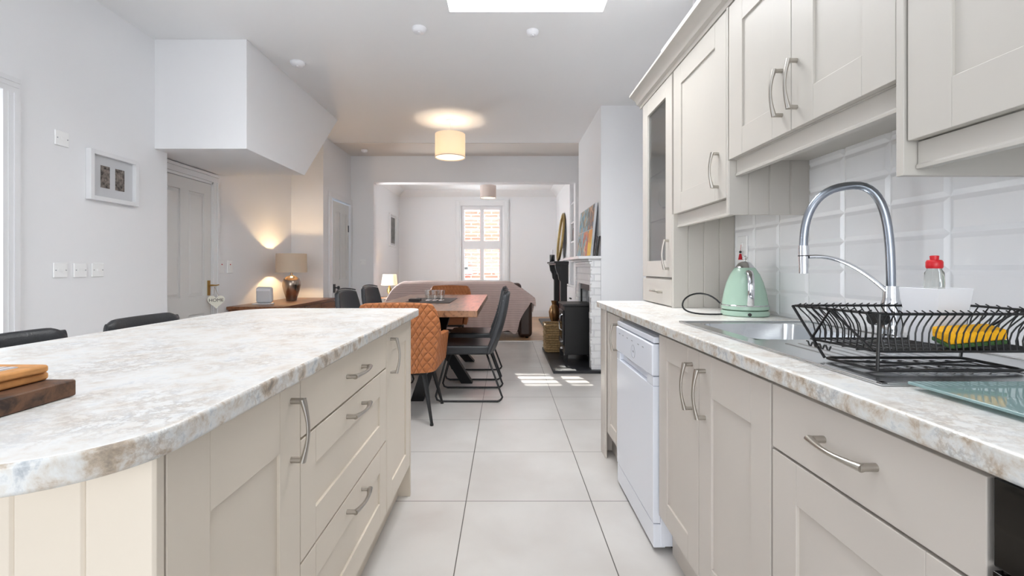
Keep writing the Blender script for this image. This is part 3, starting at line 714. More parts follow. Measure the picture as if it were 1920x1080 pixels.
b = BM(); lathe(b, [(.03, 0), (.042, .001), (.042, .003), (.02, .004), (.0, .002)], (.89, 1.535, .759), 24); obj('waste', b, 'chrome', t, smooth=True)

FXx, FYy = 1.118, 1.352
t = thing('kitchen_tap', 'tall grey hose kitchen tap with arched spout behind the dish rack', 'tap', (FXx, FYy, WT + .007))
zb = WT + .007
b = BM(); lathe(b, [(.03, 0), (.03, .008), (.024, .012), (.024, .10), (.020, .112), (.019, .15)], (FXx, FYy, zb), 24); obj('body', b, 'chrome', t, smooth=True)
b = BM(); cyl(b, (FXx - .02, FYy, zb + .055), (FXx - .058, FYy - .004, zb + .057), .019, .019, 20); obj('lever', b, 'black_metal', t, smooth=True)
hx, hy = .905, 1.415
sp = bez((FXx, FYy, zb + .14), (FXx, FYy, zb + .35), (FXx - .02, FYy, 1.363), (FXx - .09, FYy + .027, 1.363), 14) + bez((FXx - .09, FYy + .027, 1.363), (hx + .03, hy - .012, 1.363), (hx, hy, 1.29), (hx, hy, 1.185), 14)[1:]
b = BM(); tube(b, sp, .0118, 14); obj('spout_hose', b, 'faucetgrey', t, smooth=True)
b = BM(); cyl(b, (hx, hy, 1.157), (hx, hy, 1.187), .0145, .0145, 20); cyl(b, (hx, hy, 1.103), (hx, hy, 1.155), .0125, .0135, 20); sh = obj('spray_head', b, 'chrome', t, smooth=True)
b = BM(); cyl(b, (hx, hy, 1.1545), (hx, hy, 1.1575), .0148, .0148, 20); obj('seal_ring', b, 'black_metal', sh, smooth=True)
arm = bez((hx + .012, hy - .004, 1.153), (hx + .09, hy - .02, 1.16), (FXx - .07, FYy + .02, 1.12), (FXx - .005, FYy, 1.045), 14)
b = BM(); tube(b, arm, [(.006, .010)] * 15, 10); obj('holder_arm', b, 'chrome', t, smooth=True)

# kettle
KX, KY = 1.058, 2.06
t = thing('kettle', 'mint green dome kettle with chrome lid and handle on the right worktop', 'kettle', (KX, KY, WT))
KS = .93
b = BM(); lathe(b, [(r_ * KS, z_) for r_, z_ in [(.098, 0), (.104, .004), (.104, .018), (.10, .024), (.092, .024)]], (KX, KY, WT), 40); obj('base', b, 'mint', t, smooth=True)
b = BM(); lathe(b, [(r_ * KS, z_) for r_, z_ in [(.097, .026), (.103, .03), (.103, .044), (.100, .05), (.097, .07), (.090, .105), (.079, .145), (.064, .18), (.048, .205), (.043, .21)]], (KX, KY, WT), 44); obj('body', b, 'mint', t, smooth=True)
b = BM(); lathe(b, [(r_ * KS, z_) for r_, z_ in [(.1035, .0445), (.1045, .047), (.1015, .0495)]], (KX, KY, WT), 44, cap=False); obj('band', b, 'chrome', t, smooth=True)
b = BM(); lathe(b, [(r_ * KS, z_) for r_, z_ in [(.043, .21), (.040, .214), (.026, .232), (.010, .238)]], (KX, KY, WT), 36); lid = obj('lid', b, 'chrome', t, smooth=True)
b = BM(); lathe(b, [(r_ * KS, z_) for r_, z_ in [(.005, .236), (.005, .244), (.011, .249), (.012, .256), (.007, .263), (.0, .265)]], (KX, KY, WT), 20); obj('knob', b, 'glass', lid, smooth=True)
dirk = Vector((-.30, -1, 0)).normalized()
b = BM(); pts = bez(Vector((KX, KY, WT + .185)) + dirk * .06, Vector((KX, KY, WT + .225)) + dirk * .12, Vector((KX, KY, WT + .13)) + dirk * .152, Vector((KX, KY, WT + .052)) + dirk * .118, 16)
tube(b, pts, [(.006, .013)] * 17, 12); obj('handle', b, 'chrome', t, smooth=True)
b = BM(); pts = bez(Vector((KX, KY, WT + .155)) - dirk * .07, Vector((KX, KY, WT + .16)) - dirk * .09, Vector((KX, KY, WT + .17)) - dirk * .1, Vector((KX, KY, WT + .19)) - dirk * .115, 6)
tube(b, pts, [.022, .02, .018, .016, .014, .012, .01], 14); obj('spout', b, 'mint', t, smooth=True)
b = BM(); cyl(b, Vector((KX, KY, WT + .012)) + dirk * .103, Vector((KX, KY, WT + .012)) + dirk * .108, .007); obj('switch', b, 'black_metal', t)
b = BM(); pts = bez((KX - .09, KY + .04, WT + .05), (.93, 2.16, WT + .12), (.83, 2.16, WT + .09), (.795, 2.09, WT + .05), 12) + bez((.795, 2.09, WT + .05), (.775, 2.06, WT + .012), (.83, 2.03, WT + .004), (KX - .105, KY - .01, WT + .006), 12)[1:]
tube(b, pts, .0038, 8); obj('cord', b, 'black_wire', t, smooth=True)

# switch with red tassel
def plate(name, label, ctr, w, h, normal, marks=None, group=None, cat='switch'):
    """plate on a wall: normal '+x' or '-x' or '-y'"""
    x, y, z = ctr; t = thing(name, label, cat, ctr, group); d = .009
    def B(du0, du1, z0, z1, a, c):
        q = BM()
        if normal == '+x': return box(q, x + a, x + c, y + du0, y + du1, z + z0, z + z1)
        if normal == '-x': return box(q, x - a, x - c, y + du0, y + du1, z + z0, z + z1)
        return box(q, x + du0, x + du1, y - a, y - c, z + z0, z + z1)
    obj('plate', B(-w / 2, w / 2, -h / 2, h / 2, .0003, d), 'wallplate', t, bevel=.003)
    for (u, zz, ww, hh, mt, nm) in marks or []:
        obj(nm, B(u - ww / 2, u + ww / 2, zz - hh / 2, zz + hh / 2, d, d + .003), mt, t, bevel=.001 if ww > .01 else 0)
    return t
rock = [(-.0, 0, .022, .018, 'wallplate', 'rocker'), (-.032, 0, .005, .005, 'grey_print', 'screw'), (.032, 0, .005, .005, 'grey_print', 'screw')]
plate('light_switch', 'single white light switch high on left wall above the row of three', (-2.65, 2.785, 1.89), .088, .088, '+x', rock)
plate('light_switch', 'first white switch of the row of three, nearest the door frame', (-2.65, 2.775, 1.105), .088, .088, '+x', rock)
plate('light_switch', 'middle white switch in the row of three on the left wall', (-2.65, 2.905, 1.105), .088, .088, '+x', [(-.0, 0, .035, .018, 'wallplate', 'rocker')] + rock[1:])
plate('light_switch', 'last white switch of the row of three, furthest from the door frame', (-2.65, 3.03, 1.105), .088, .088, '+x', rock)
sk = [(0, -.01, .03, .022, 'wallplate', 'rocker'), (0, .022, .014, .01, 'redfab', 'indicator')]
plate('wall_socket', 'fused spur plate beside the understairs door frame, left one of the pair', (-2.80, 4.60, 1.13), .086, .13, '+x', sk, cat='socket')
plate('wall_socket', 'fused spur plate right one of the pair, nearer the lamp', (-2.80, 4.74, 1.13), .086, .13, '+x', sk, cat='socket')
plate('light_switch', 'small white switch on the wall left of the wide opening', (-2.19, 7.2, 1.21), .088, .088, '-y', rock)
t = plate('fused_switch', 'white switch plate above the kettle with a red tassel', (1.1905, 2.33, 1.2), .09, .155, '-x', [(.0, .035, .02, .02, 'wallplate', 'rocker')])
tt = thing('tassel', 'small red tassel with black bead hanging from the switch above the kettle', 'tassel', (1.176, 2.325, 1.165))
b = BM(); lathe(b, [(.004, .03), (.006, .024), (.009, .004), (.0095, 0)], (1.172, 2.325, 1.16), 12); obj('threads', b, 'redfab', tt, smooth=True)
b = BM(); lathe(b, [(.001, .0), (.006, .004), (.006, .009), (.001, .013)], (1.172, 2.325, 1.192), 12); obj('bead', b, 'black_metal', tt, smooth=True)
b = BM(); tube(b, [(1.172, 2.325, 1.20), (1.176, 2.325, 1.235)], .001, 6); obj('string', b, 'redfab', tt)

# ------------------------------------------------------------------ dish rack
t = thing('dish_rack', 'black wire dish rack standing on the sink drainer', 'dish rack', (.9, 1.0, WT + .007))
zr, zm, zf = 1.03, .957, WT + .0105
RX0, RX1, RY0, RY1 = .705, 1.105, .905, 1.112
rim = [(.726, RY0), (RX1, RY0), (RX1, RY1), (RX0 - .02, RY1)]
mid = [(.724, .908), (1.06, .908), (1.06, 1.075), (.70, 1.075)]
fot = [(.722, .905), (1.01, .905), (1.01, 1.035), (.709, 1.035)]
def loopz(poly, z, r):
    b = BM(); P = [Vector((x, y, z)) for x, y in poly]; pts = []
    for i, p in enumerate(P):
        a, c = P[i - 1], P[(i + 1) % 4]; rr = .014
        s = p + (a - p).normalized() * rr; e = p + (c - p).normalized() * rr
        pts += [s, (s + e + p * 2) / 4, e]
    pts.append(pts[0]); tube(b, pts, r, 8, cap=False); return b
obj('top_rim', loopz(rim, zr, .0028), 'black_wire', t, smooth=True)
obj('bottom_rim', loopz(mid, zm, .0026), 'black_wire', t, smooth=True)
b = loopz(fot, zf, .0032)
for a, c in zip(rim, fot): tube(b, [(a[0], a[1], zr), (c[0], c[1], zf)], .003, 8)
obj('base_frame', b, 'black_wire', t, smooth=True)
def wires(n, p_rim0, p_rim1, p_mid0, p_mid1, inward, nm):
    a0, a1, c0, c1 = map(Vector, (p_rim0, p_rim1, p_mid0, p_mid1)); iv = Vector(inward)
    for k in range(n):
        f = (k + .5) / n; a = a0.lerp(a1, f); c = c0.lerp(c1, f); b = BM()
        pts = [a + iv * .03 + Vector((0, 0, .004)), a + iv * .006 + Vector((0, 0, .006)), a - iv * .003 + Vector((0, 0, .002))] + list(bez(a - iv * .003 + Vector((0, 0, .002)), a + iv * .012 - Vector((0, 0, .02)), c + iv * .012 + Vector((0, 0, .045)), c, 6)[1:])
        pts = pts[1:]
        tube(b, pts, .00145, 6); obj(nm, b, 'black_wire', t, smooth=True)
wires(25, (.732, RY0, zr), (RX1, RY0, zr), (.73, .908, zm), (1.055, .908, zm), (0, 1, 0), 'wire')
wires(24, (RX0, RY1, zr), (RX1, RY1, zr), (.73, 1.075, zm), (1.055, 1.075, zm), (0, -1, 0), 'wire')
wires(10, (.722, RY0 + .01, zr), (RX0 - .02, RY1 - .01, zr), (.722, .915, zm), (.702, 1.07, zm), (1, 0, 0), 'wire')
wires(8, (RX1, RY0 + .01, zr), (RX1, RY1 - .01, zr), (1.06, .915, zm), (1.06, 1.07, zm), (-1, 0, 0), 'wire')
b = BM()
for k in range(24): x = .735 + k * .0137; tube(b, [(x, .908, zm), (x, 1.075, zm)], .0012, 6)
for k in range(3): y = .95 + k * .04; tube(b, [(.715, y, zm - .003), (1.06, y, zm - .003)], .0022, 6)
obj('floor_wires', b, 'black_wire', t, smooth=True)
b = BM()
tube(b, [(.722, .915, zm), (RX0 - .002, (RY0 + RY1) / 2, zr), (.702, 1.07, zm)], .0028, 8); tube(b, [(1.07, RY0 + .02, zm), (RX1, 1.0, zr), (1.06, 1.07, zm)], .0028, 8)
tube(b, [(.722, .94, zf), (1.01, 1.0, zf)], .0022, 6); tube(b, [(.715, 1.0, zf), (1.01, .94, zf)], .0022, 6)
obj('brace', b, 'black_wire', t, smooth=True)
b = BM(); pts = []
for k in range(17): pts.append((.70 - .002, 1.0 + k * .005, zm - .006 - .009 * (k % 4 in (1, 2))))
tube(b, pts, .0018, 6); obj('cutlery_hook', b, 'black_wire', t, smooth=True)
# tub, bottle, sponge
t = thing('plastic_tub', 'white square plastic tub standing in the dish rack', 'tub', (.932, 1.012, zm + .002))
b = BM()
def sq(h, z): return [(.932 + h * math.cos(a), 1.012 + h * math.sin(a), z) for a in [math.radians(q) for q in (52, 142, 232, 322)]]
o = BM(); lv = [sq(.044, zm + .0025), sq(.0605, 1.0765), sq(.0575, 1.0765), sq(.041, zm + .006)]
vs = [[o.verts.new(p) for p in L] for L in lv]
for a, c in zip(vs, vs[1:]):
    for k in range(4): o.faces.new((a[k], a[(k + 1) % 4], c[(k + 1) % 4], c[k]))
o.faces.new(vs[0][::-1]); o.faces.new(vs[-1])
obj('tub_body', o, 'plastic_white', t, bevel=.0012, seg=2)
BX_, BY_ = .931, 1.012
t = thing('soap_bottle', 'clear washing-up liquid bottle with red cap standing in the white tub', 'bottle', (BX_, BY_, zm + .0075))
b = BM(); lathe(b, [(.014, 0), (.0165, .004), (.0165, .09), (.0175, .12), (.0165, .145), (.0125, .152), (.0125, .158)], (BX_, BY_, zm + .0075), 28); obj('bottle_body', b, 'soap', t, smooth=True)
b = BM(); lathe(b, [(.0135, .154), (.0148, .157), (.0148, .168), (.0125, .172), (.0075, .173), (.008, .181), (.006, .182)], (BX_, BY_, zm + .0075), 24); obj('cap', b, 'red', t, smooth=True)
t = thing('sponge', 'yellow sponge with green scourer lying in the dish rack', 'sponge', (.93, .93, zm + .002))
def sbox(z0, z1): return hexa(BM(), [(.872, .914, zm + z0), (.985, .914, zm + z0 + .010), (.985, .955, zm + z0 + .018), (.872, .955, zm + z0 + .012)], [(.872, .914, zm + z1), (.985, .914, zm + z1 + .010), (.985, .955, zm + z1 + .018), (.872, .955, zm + z1 + .012)])
obj('foam', sbox(.011, .032), 'yellow', t, bevel=.004, seg=3); obj('scourer', sbox(.003, .011), 'green', t, bevel=.002)
# glass board
t = one('glass_chopping_board', box(BM(), .70, 1.10, .30, .812, WT + .0075, WT + .0125), 'aqua', 'aqua tinted glass board lying on the near end of the right worktop', 'glass board', bevel=.0015)
for (x, y) in ((.73, .34), (1.07, .34), (.73, .78), (1.07, .78)): b = BM(); cyl(b, (x, y, WT + .0072 if y > .5 else WT + .0002), (x, y, WT + .0075), .008); obj('rubber_foot', b, 'plastic_white', t)

# ------------------------------------------------------------------ things on the island
t = thing('chopping_board', 'dark end grain chopping board lying under the cork mats on the island', 'chopping board', (-.87, .6, WT))
b = BM(); hexa(b, [(-1.02, .50, WT + .0005), (-.705, .50, WT + .0005), (-.705, .768, WT + .0005), (-1.02, .768, WT + .0005)], [(-1.02, .50, WT + .027), (-.705, .50, WT + .027), (-.705, .768, WT + .027), (-1.02, .768, WT + .027)])
obj('board', b, 'endgrain', t, bevel=.003)
def mat_(z, x, y, label, rot):
    t = thing('cork_mat', label, 'place mat', (x, y, z), 'cork mats stacked on the island')
    b = BM(); pl = rrect(x - .13, x + .13, y - .12, y + .12, .012, 4); prism(b, pl, 'z', z, z + .012); obj('cork_base', b, 'cork', t, bevel=.004, seg=3)
    b = BM(); prism(b, rrect(x - .105, x + .105, y - .095, y + .095, .008, 4), 'z', z + .0115, z + .0128); obj('printed_top', b, M['matprint'], t)
    t.rotation_euler = (0, 0, rot); return t
m = mat('striped_mat_print', (170, 160, 160), .35); nt, bb = nodes(m); tc = nt.nodes.new('ShaderNodeTexCoord'); wv = nt.nodes.new('ShaderNodeTexWave'); wv.inputs['Scale'].default_value = 22
nt.links.new(tc.outputs['Object'], wv.inputs['Vector']); r = ramp(nt, [(.3, (120, 104, 108)), (.6, (214, 208, 206))]); nt.links.new(wv.outputs['Color'], r.inputs[0]); nt.links.new(r.outputs[0], bb.inputs['Base Color']); M['matprint'] = m
mat_(WT + .028, -.872, .645, 'cork edged place mat in the middle of the stack on the dark board', .02)
mat_(WT + .041, -.87, .643, 'cork edged place mat with striped print on top of the stack', -.015)

# ------------------------------------------------------------------ bar stools
def bar_stool(label, loc, rz):
    t = thing('bar_stool', label, 'bar stool', (0, 0, 0), 'black bar stools along the island')
    b = BM(); box(b, -.20, .20, -.19, .19, .62, .70); obj('seat', b, 'black_leather', t, bevel=.03, seg=4)
    # low back: padded bar, front is +Y
    def back(u, v):
        a = -1 + 2 * u; th = 2 * PI * v; x = a * .19; y = -.205 + .02 * a * a; r = (1 - abs(a) ** 14) ** .5 if abs(a) < 1 else 0.0
        return (x * (1 if abs(a) < 1 else 1), y + .026 * math.cos(th) * max(r, .45), .815 + .108 * max(r, .88) * (abs(math.sin(th)) ** .5) * (1 if math.sin(th) >= 0 else -1))
    b = BM(); sheet(b, back, 28, 24); bmesh.ops.remove_doubles(b, verts=b.verts, dist=.0008); bmesh.ops.holes_fill(b, edges=b.edges)
    obj('backrest', b, 'black_leather', t, smooth=True, sharp=70)
    b = BM(); box(b, -.16, -.12, -.2, -.17, .66, .76); box(b, .12, .16, -.2, -.17, .66, .76); obj('back_support', b, 'black_leather', t, bevel=.006)
    for sx in (-1, 1):
        for sy in (-1, 1):
            b = BM(); tube(b, [(sx * .16, sy * .15, .63), (sx * .21, sy * .20, 0)], [.016, .012], 10); obj('leg', b, 'black_metal', t, smooth=True)
    b = BM()
    P = [(-.19, -.18, .25), (.19, -.18, .25), (.19, .18, .25), (-.19, .18, .25), (-.19, -.18, .25)]
    for a, c in zip(P, P[1:]): tube(b, [a, c], .009, 8)
    obj('footrest', b, 'black_metal', t, smooth=True)
    t.location = loc; t.rotation_euler = (0, 0, rz); return t
s1 = bar_stool('black leather bar stool tucked behind the island, farther one nearer the understairs door', (-1.30, 1.925, 0), -PI / 2)
s1.location = (-1.30, 1.925, 0)
clone(s1, (-1.31, 1.395, 0), -PI / 2, 'black leather bar stool behind the island, nearer one at the left edge of the photo', 'black bar stools along the island')

# ------------------------------------------------------------------ pictures on the left wall
t = thing('picture_frame', 'white framed picture with two small photographs on the left wall', 'picture', (-2.65, 3.14, 1.55))
y0, y1, z0, z1 = 2.948, 3.335, 1.555, 1.878
b = BM(); f = .028
for q in ((y0, y0 + f, z0, z1), (y1 - f, y1, z0, z1), (y0 + f, y1 - f, z0, z0 + f), (y0 + f, y1 - f, z1 - f, z1)): box(b, -2.6495, -2.615, *q)
obj('frame', b, 'gloss_white', t, bevel=.002)
obj('mount', box(BM(), -2.6495, -2.64, y0 + f, y1 - f, z0 + f, z1 - f), 'mount', t)
for (a, c) in ((3.045, 3.115), (3.16, 3.235)): obj('photograph', box(BM(), -2.64, -2.638, a, c, 1.645, 1.79), 'photo_dark', t)
t = thing('picture_frame', 'tall black and white print in a pale frame on the front room left wall', 'picture', (-2.42, 10.0, 1.6))
b = BM(); y0, y1, z0, z1, f = 9.72, 10.28, 1.57, 2.27, .03
for q in ((y0, y0 + f, z0, z1), (y1 - f, y1, z0, z1), (y0 + f, y1 - f, z0, z0 + f), (y0 + f, y1 - f, z1 - f, z1)): box(b, -2.4195, -2.39, *q)
obj('frame', b, 'gloss_white', t); obj('mount', box(BM(), -2.4195, -2.405, y0 + f, y1 - f, z0 + f, z1 - f), 'mount', t); obj('print', box(BM(), -2.405, -2.403, y0 + .12, y1 - .1, z0 + .07, z1 - .08), 'poster', t)

# ------------------------------------------------------------------ doors
def panel_door_x(b, x, out, y0, y1, z0, z1, panels, depth=.008, t=.04):
    """door leaf in YZ plane; panels = list of (y0,y1,z0,z1) raised and fielded"""
    ys = sorted({y0, y1} | {p[0] for p in panels} | {p[1] for p in panels}); zs = sorted({z0, z1} | {p[2] for p in panels} | {p[3] for p in panels})
    for a, c in zip(ys, ys[1:]):
        for e, g in zip(zs, zs[1:]):
            ins = any(p[0] <= a and p[1] >= c and p[2] <= e and p[3] >= g for p in panels)
            box(b, x - out * (.012 if ins else 0), x - out * t, a, c, e, g)
    for p in panels:
        m1, m2 = .022, .05
        for (o0, d0, o1, d1) in ((0, 0.0, .018, -.010),):
            pass
        q0 = [(x - out * .012, p[0] + .012, p[2] + .012), (x - out * .012, p[1] - .012, p[2] + .012), (x - out * .012, p[1] - .012, p[3] - .012), (x - out * .012, p[0] + .012, p[3] - .012)]
        q1 = [(x - out * .003, p[0] + .034, p[2] + .034), (x - out * .003, p[1] - .034, p[2] + .034), (x - out * .003, p[1] - .034, p[3] - .034), (x - out * .003, p[0] + .034, p[3] - .034)]
        hexa(b, q0, q1)
    bmesh.ops.remove_doubles(b, verts=b.verts, dist=1e-5)
b = BM(); Y0, Y1 = 3.70, 4.42
pn = [(Y0 + .1, 4.0, .86, 1.80), (4.11, 4.32, .86, 1.80), (Y0 + .1, 4.0, .2, .70), (4.11, 4.32, .2, .70)]
panel_door_x(b, -2.786, 1, Y0, Y1, .006, 1.905, pn, t=.013)
d1 = struct('door_1', b, 'door_white', bevel=0)
b = BM(); box(b, -2.786, -2.778, 4.365, 4.40, .86, 1.0); cyl(b, (-2.778, 4.383, .955), (-2.74, 4.383, .955), .008); tube(b, [(-2.742, 4.383, .955), (-2.742, 4.43, .953), (-2.742, 4.47, .957)], [.008, .007, .006], 10)
obj('door_handle', b, 'brass', d1, bevel=.001)
b = BM()
for (a, c, d) in ((4.425, 4.45, .018), (4.45, 4.50, .024), (4.50, 4.525, .03)): box(b, -2.80, -2.80 + d, a, c, 0, 1.94)
for (a, c, d) in ((1.91, 1.935, .018), (1.935, 1.985, .024), (1.985, 2.012, .034)): box(b, -2.80, -2.80 + d, 3.665, 4.525, a, c)
struct('trim_5', b, 'gloss_white', bevel=.003)
# heart
t = thing('heart_sign', 'white wooden heart with the word HOME hanging from the understairs door handle', 'sign', (0, 0, 0))
b = BM(); poly = []
for k in range(40):
    a = 2 * PI * k / 40; X = 16 * math.sin(a) ** 3; Z = 13 * math.cos(a) - 5 * math.cos(2 * a) - 2 * math.cos(3 * a) - math.cos(4 * a)
    poly.append((X * .0044, .005 + Z * .0044))
prism(b, poly, 'y', -.005, .005); hrt = obj('heart', b, 'heart', t)
text_mesh('lettering', 'HOME', .042, .0006, 'ink', t, (0, -.0056, .014), (PI / 2, 0, 0))
b = BM(); tube(b, [(-.02, 0, .055), (-.012, .0, .14)], .0012, 6); tube(b, [(.02, 0, .055), (-.012, .0, .14)], .0012, 6); obj('cord', b, 'wicker', t)
t.location = (-2.715, 4.385, .80); t.rotation_euler = (0, 0, math.radians(35))
# hallway door, ajar
b = BM(); panel_door_x(b, 0, 1, -.64, 0, .008, 2.06, [(-.54, -.36, .95, 1.92), (-.28, -.1, .95, 1.92), (-.54, -.36, .2, .75), (-.28, -.1, .2, .75)], t=.04)
d2 = struct('door_2', b, 'door_white')
b = BM(); box(b, .0, .012, -.62, -.56, .77, .89); cyl(b, (.01, -.69, .87), (.06, -.69, .87), .009); lathe(b, [(.0, 0)], (0, 0, 0), 4, False)
b.free(); b = BM(); box(b, .0, .012, -.62, -.56, .77, .89); tube(b, [(.01, -.59, .84), (.045, -.59, .84), (.05, -.59, .84), (.062, -.59, .84), (.075, -.59, .84), (.08, -.59, .84)], [.009, .009, .02, .026, .024, .012], 16)
obj('door_knob', b, 'black_metal', d2, smooth=True)
b = BM(); box(b, 0, .006, -.04, -.015, 1.66, 1.76); box(b, 0, .006, -.04, -.015, .25, .35); obj('hinge', b, 'black_metal', d2)
d2.location = (-2.385, 7.125, 0); d2.rotation_euler = (0, 0, math.radians(-1))
b = BM()
for (a, c) in ((6.28, 6.36), (7.135, 7.19)): box(b, -2.38, -2.355, a, c, 0, 2.08)
box(b, -2.38, -2.355, 6.28, 7.19, 2.08, 2.16); box(b, -2.5, -2.38, 6.36, 6.375, 0, 2.08)
struct('trim_6', b, 'gloss_white', bevel=.003)
lamp('hall_daylight', 'AREA', (-3.2, 6.8, 2.7), (0, 0, 0), 14, (.62, .78, 1), shape='RECTANGLE', size=.6, size_y=.6)

# ------------------------------------------------------------------ sideboard, lamp
t = thing('sideboard', 'low walnut sideboard against the alcove wall under the table lamp', 'sideboard', (-2.5, 5.37, 0))
b = BM(); box(b, -2.785, -2.205, 4.66, 6.095, .70, .73); obj('top', b, 'walnut', t, bevel=.003)
b = BM(); box(b, -2.775, -2.225, 4.68, 6.08, .12, .70); obj('body', b, 'walnut', t)
for k in range(3):
    y = 4.69 + k * .463; d = obj('door', box(BM(), -2.225, -2.207, y, y + .457, .13, .69), 'walnut', t, bevel=.002)
    b = BM(); cyl(b, (-2.207, y + .05, .5), (-2.19, y + .05, .5), .012); obj('knob', b, 'brass', d)
for (x, y) in ((-2.74, 4.72), (-2.26, 4.72), (-2.74, 6.04), (-2.26, 6.04)): b = BM(); cyl(b, (x, y, 0), (x, y, .12), .015, .024); obj('leg', b, 'walnut', t)
LX, LY = -2.54, 5.55
t = thing('table_lamp', 'lit table lamp with silver urn base and taupe shade on the sideboard', 'lamp', (LX, LY, .73))
b = BM(); lathe(b, [(.05, 0), (.058, .004), (.062, .03), (.088, .11), (.102, .18), (.10, .22), (.085, .26), (.055, .285), (.03, .295), (.014, .30), (.012, .33)], (LX, LY, .7305), 36); obj('base', b, 'lampmetal', t, smooth=True)
b = BM(); lathe(b, [(.172, 1.065), (.168, 1.287)], (LX, LY, 0), 48, cap=False); obj('lamp_shade', b, 'shade_taupe', t, smooth=True, solid=.002)
b = BM(); lathe(b, [(.001, 1.075), (.018, 1.085), (.024, 1.10), (.018, 1.118), (.001, 1.125)], (LX, LY, 0), 16); obj('bulb', b, 'bulb', t, smooth=True)
lamp('table_lamp_light', 'POINT', (LX, LY, 1.17), (0, 0, 0), 10, (1, .68, .36), shadow_soft_size=.02)
t = thing('desk_device', 'small white rounded square device on the sideboard left of the lamp', 'device', (-2.56, 5.0, .73))
b = BM(); box(b, -2.665, -2.49, 4.975, 5.03, .742, .915); o = obj('case', b, 'mount', t, bevel=.03, seg=4)
b = BM(); box(b, -2.65, -2.505, 4.972, 4.976, .87, .895); obj('top_panel', b, 'plastic_white', t, bevel=.001)
b = BM(); box(b, -2.68, -2.50, 4.94, 5.06, .7305, .7415); obj('stand', b, 'plastic_white', t, bevel=.003)

# ------------------------------------------------------------------ pendants, detectors
def pendant(name_label, x, y, zc, zt, zb_, r, m, power, diff):
    t = thing('pendant_lamp', name_label, 'pendant lamp', (x, y, zc))
    b = BM(); lathe(b, [(.05, 0), (.05, -.008), (.03, -.022), (.004, -.024)], (x, y, zc - .0005), 24); obj('ceiling_rose', b, 'plastic_white', t, smooth=True)
    b = BM(); tube(b, [(x, y, zc - .02), (x, y, zt - .05)], .003, 8); cyl(b, (x, y, zt - .05), (x, y, zt - .1), .018)
    for a in (0, 2.09, 4.19): tube(b, [(x, y, zt - .02), (x + (r - .002) * math.cos(a), y + (r - .002) * math.sin(a), zt - .004)], .0015, 6)
    obj('cord', b, 'plastic_white', t, smooth=True)
    b = BM(); lathe(b, [(r, zb_), (r, zt)], (x, y, 0), 48, cap=False); s = obj('lamp_shade', b, m, t, smooth=True, solid=.002)
    b = BM(); lathe(b, [(r + .0015, zb_), (r + .0015, zb_ + .007)], (x, y, 0), 48, cap=False); obj('trim_band', b, 'shade_grey', s, smooth=True)
    b = BM(); lathe(b, [(.001, zb_ + .012), (r - .004, zb_ + .012), (r - .004, zb_ + .014), (.001, zb_ + .014)], (x, y, 0), 40, cap=False); obj('diffuser', b, diff, t)
    lamp('pendant_light', 'POINT', (x, y, (zt + zb_) / 2 + .03), (0, 0, 0), power, (1, .80, .58) if power < 50 else (1, .97, .94), shadow_soft_size=.03)
pendant('lit cream drum pendant lamp over the dining table', -.645, 5.48, ZC, 2.685, 2.41, .175, 'shade_cream', 7, 'diffuser')
pendant('taupe drum pendant lamp in the front room before the window', -.32, 8.8, 2.87, 2.665, 2.43, .15, 'shade_grey', 90, 'diffuser')
def detector(label, x, y, r=.052, z=ZC):
    t = thing('smoke_detector', label, 'smoke detector', (x, y, z))
    b = BM(); lathe(b, [(r, -.0005), (r, -.012), (r * .96, -.018), (r * .8, -.03), (r * .5, -.036), (.001, -.037)], (x, y, z), 30); obj('housing', b, 'plastic_white', t, smooth=True)
    b = BM(); cyl(b, (x, y - r * .3, z - .036), (x, y - r * .3, z - .043), .009); obj('test_button', b, 'plastic_white', t)
detector('round white ceiling detector left of the skylight', -.62, 3.37)
detector('round white ceiling detector right of the other, below the skylight', .2, 3.41, .045)
detector('round white ceiling detector beside the stair bulkhead', -1.745, 3.93, .06)
detector('small round ceiling detector above the hallway door', -2.05, 6.80, .045, ZC - .012)

# ------------------------------------------------------------------ dining table
TX0, TX1, TY0, TY1, TZ = -1.27, -.232, 3.9, 6.25, .76
t = thing('dining_table', 'long dark wood dining table on black crossed metal legs', 'table', (-.75, 5.05, 0))
b = BM(); box(b, TX0, TX1, TY0, TY1, TZ - .055, TZ); obj('tabletop', b, 'tablewood', t, bevel=.004)
def bar(b, p0, p1, w, d):
    p0, p1 = Vector(p0), Vector(p1); a = Vector((w / 2, 0, 0)); c = Vector((0, d / 2, 0))
    hexa(b, [p0 - a - c, p0 + a - c, p0 + a + c, p0 - a + c], [p1 - a - c, p1 + a - c, p1 + a + c, p1 - a + c])
for (p0, p1) in (((-.37, 4.56, 0), (-.92, 5.0, .704)), ((-.74, 3.96, 0), (-.60, 4.86, .704)), ((-1.1, 5.75, 0), (-.62, 5.0, .704)), ((-.42, 5.6, 0), (-.9, 5.0, .704))):
    b = BM(); bar(b, p0, p1, .11, .10); obj('leg', b, 'black_metal', t, bevel=.002)
b = BM(); box(b, -1.05, -.45, 4.7, 5.3, .69, .7045); obj('mounting_plate', b, 'black_metal', t)

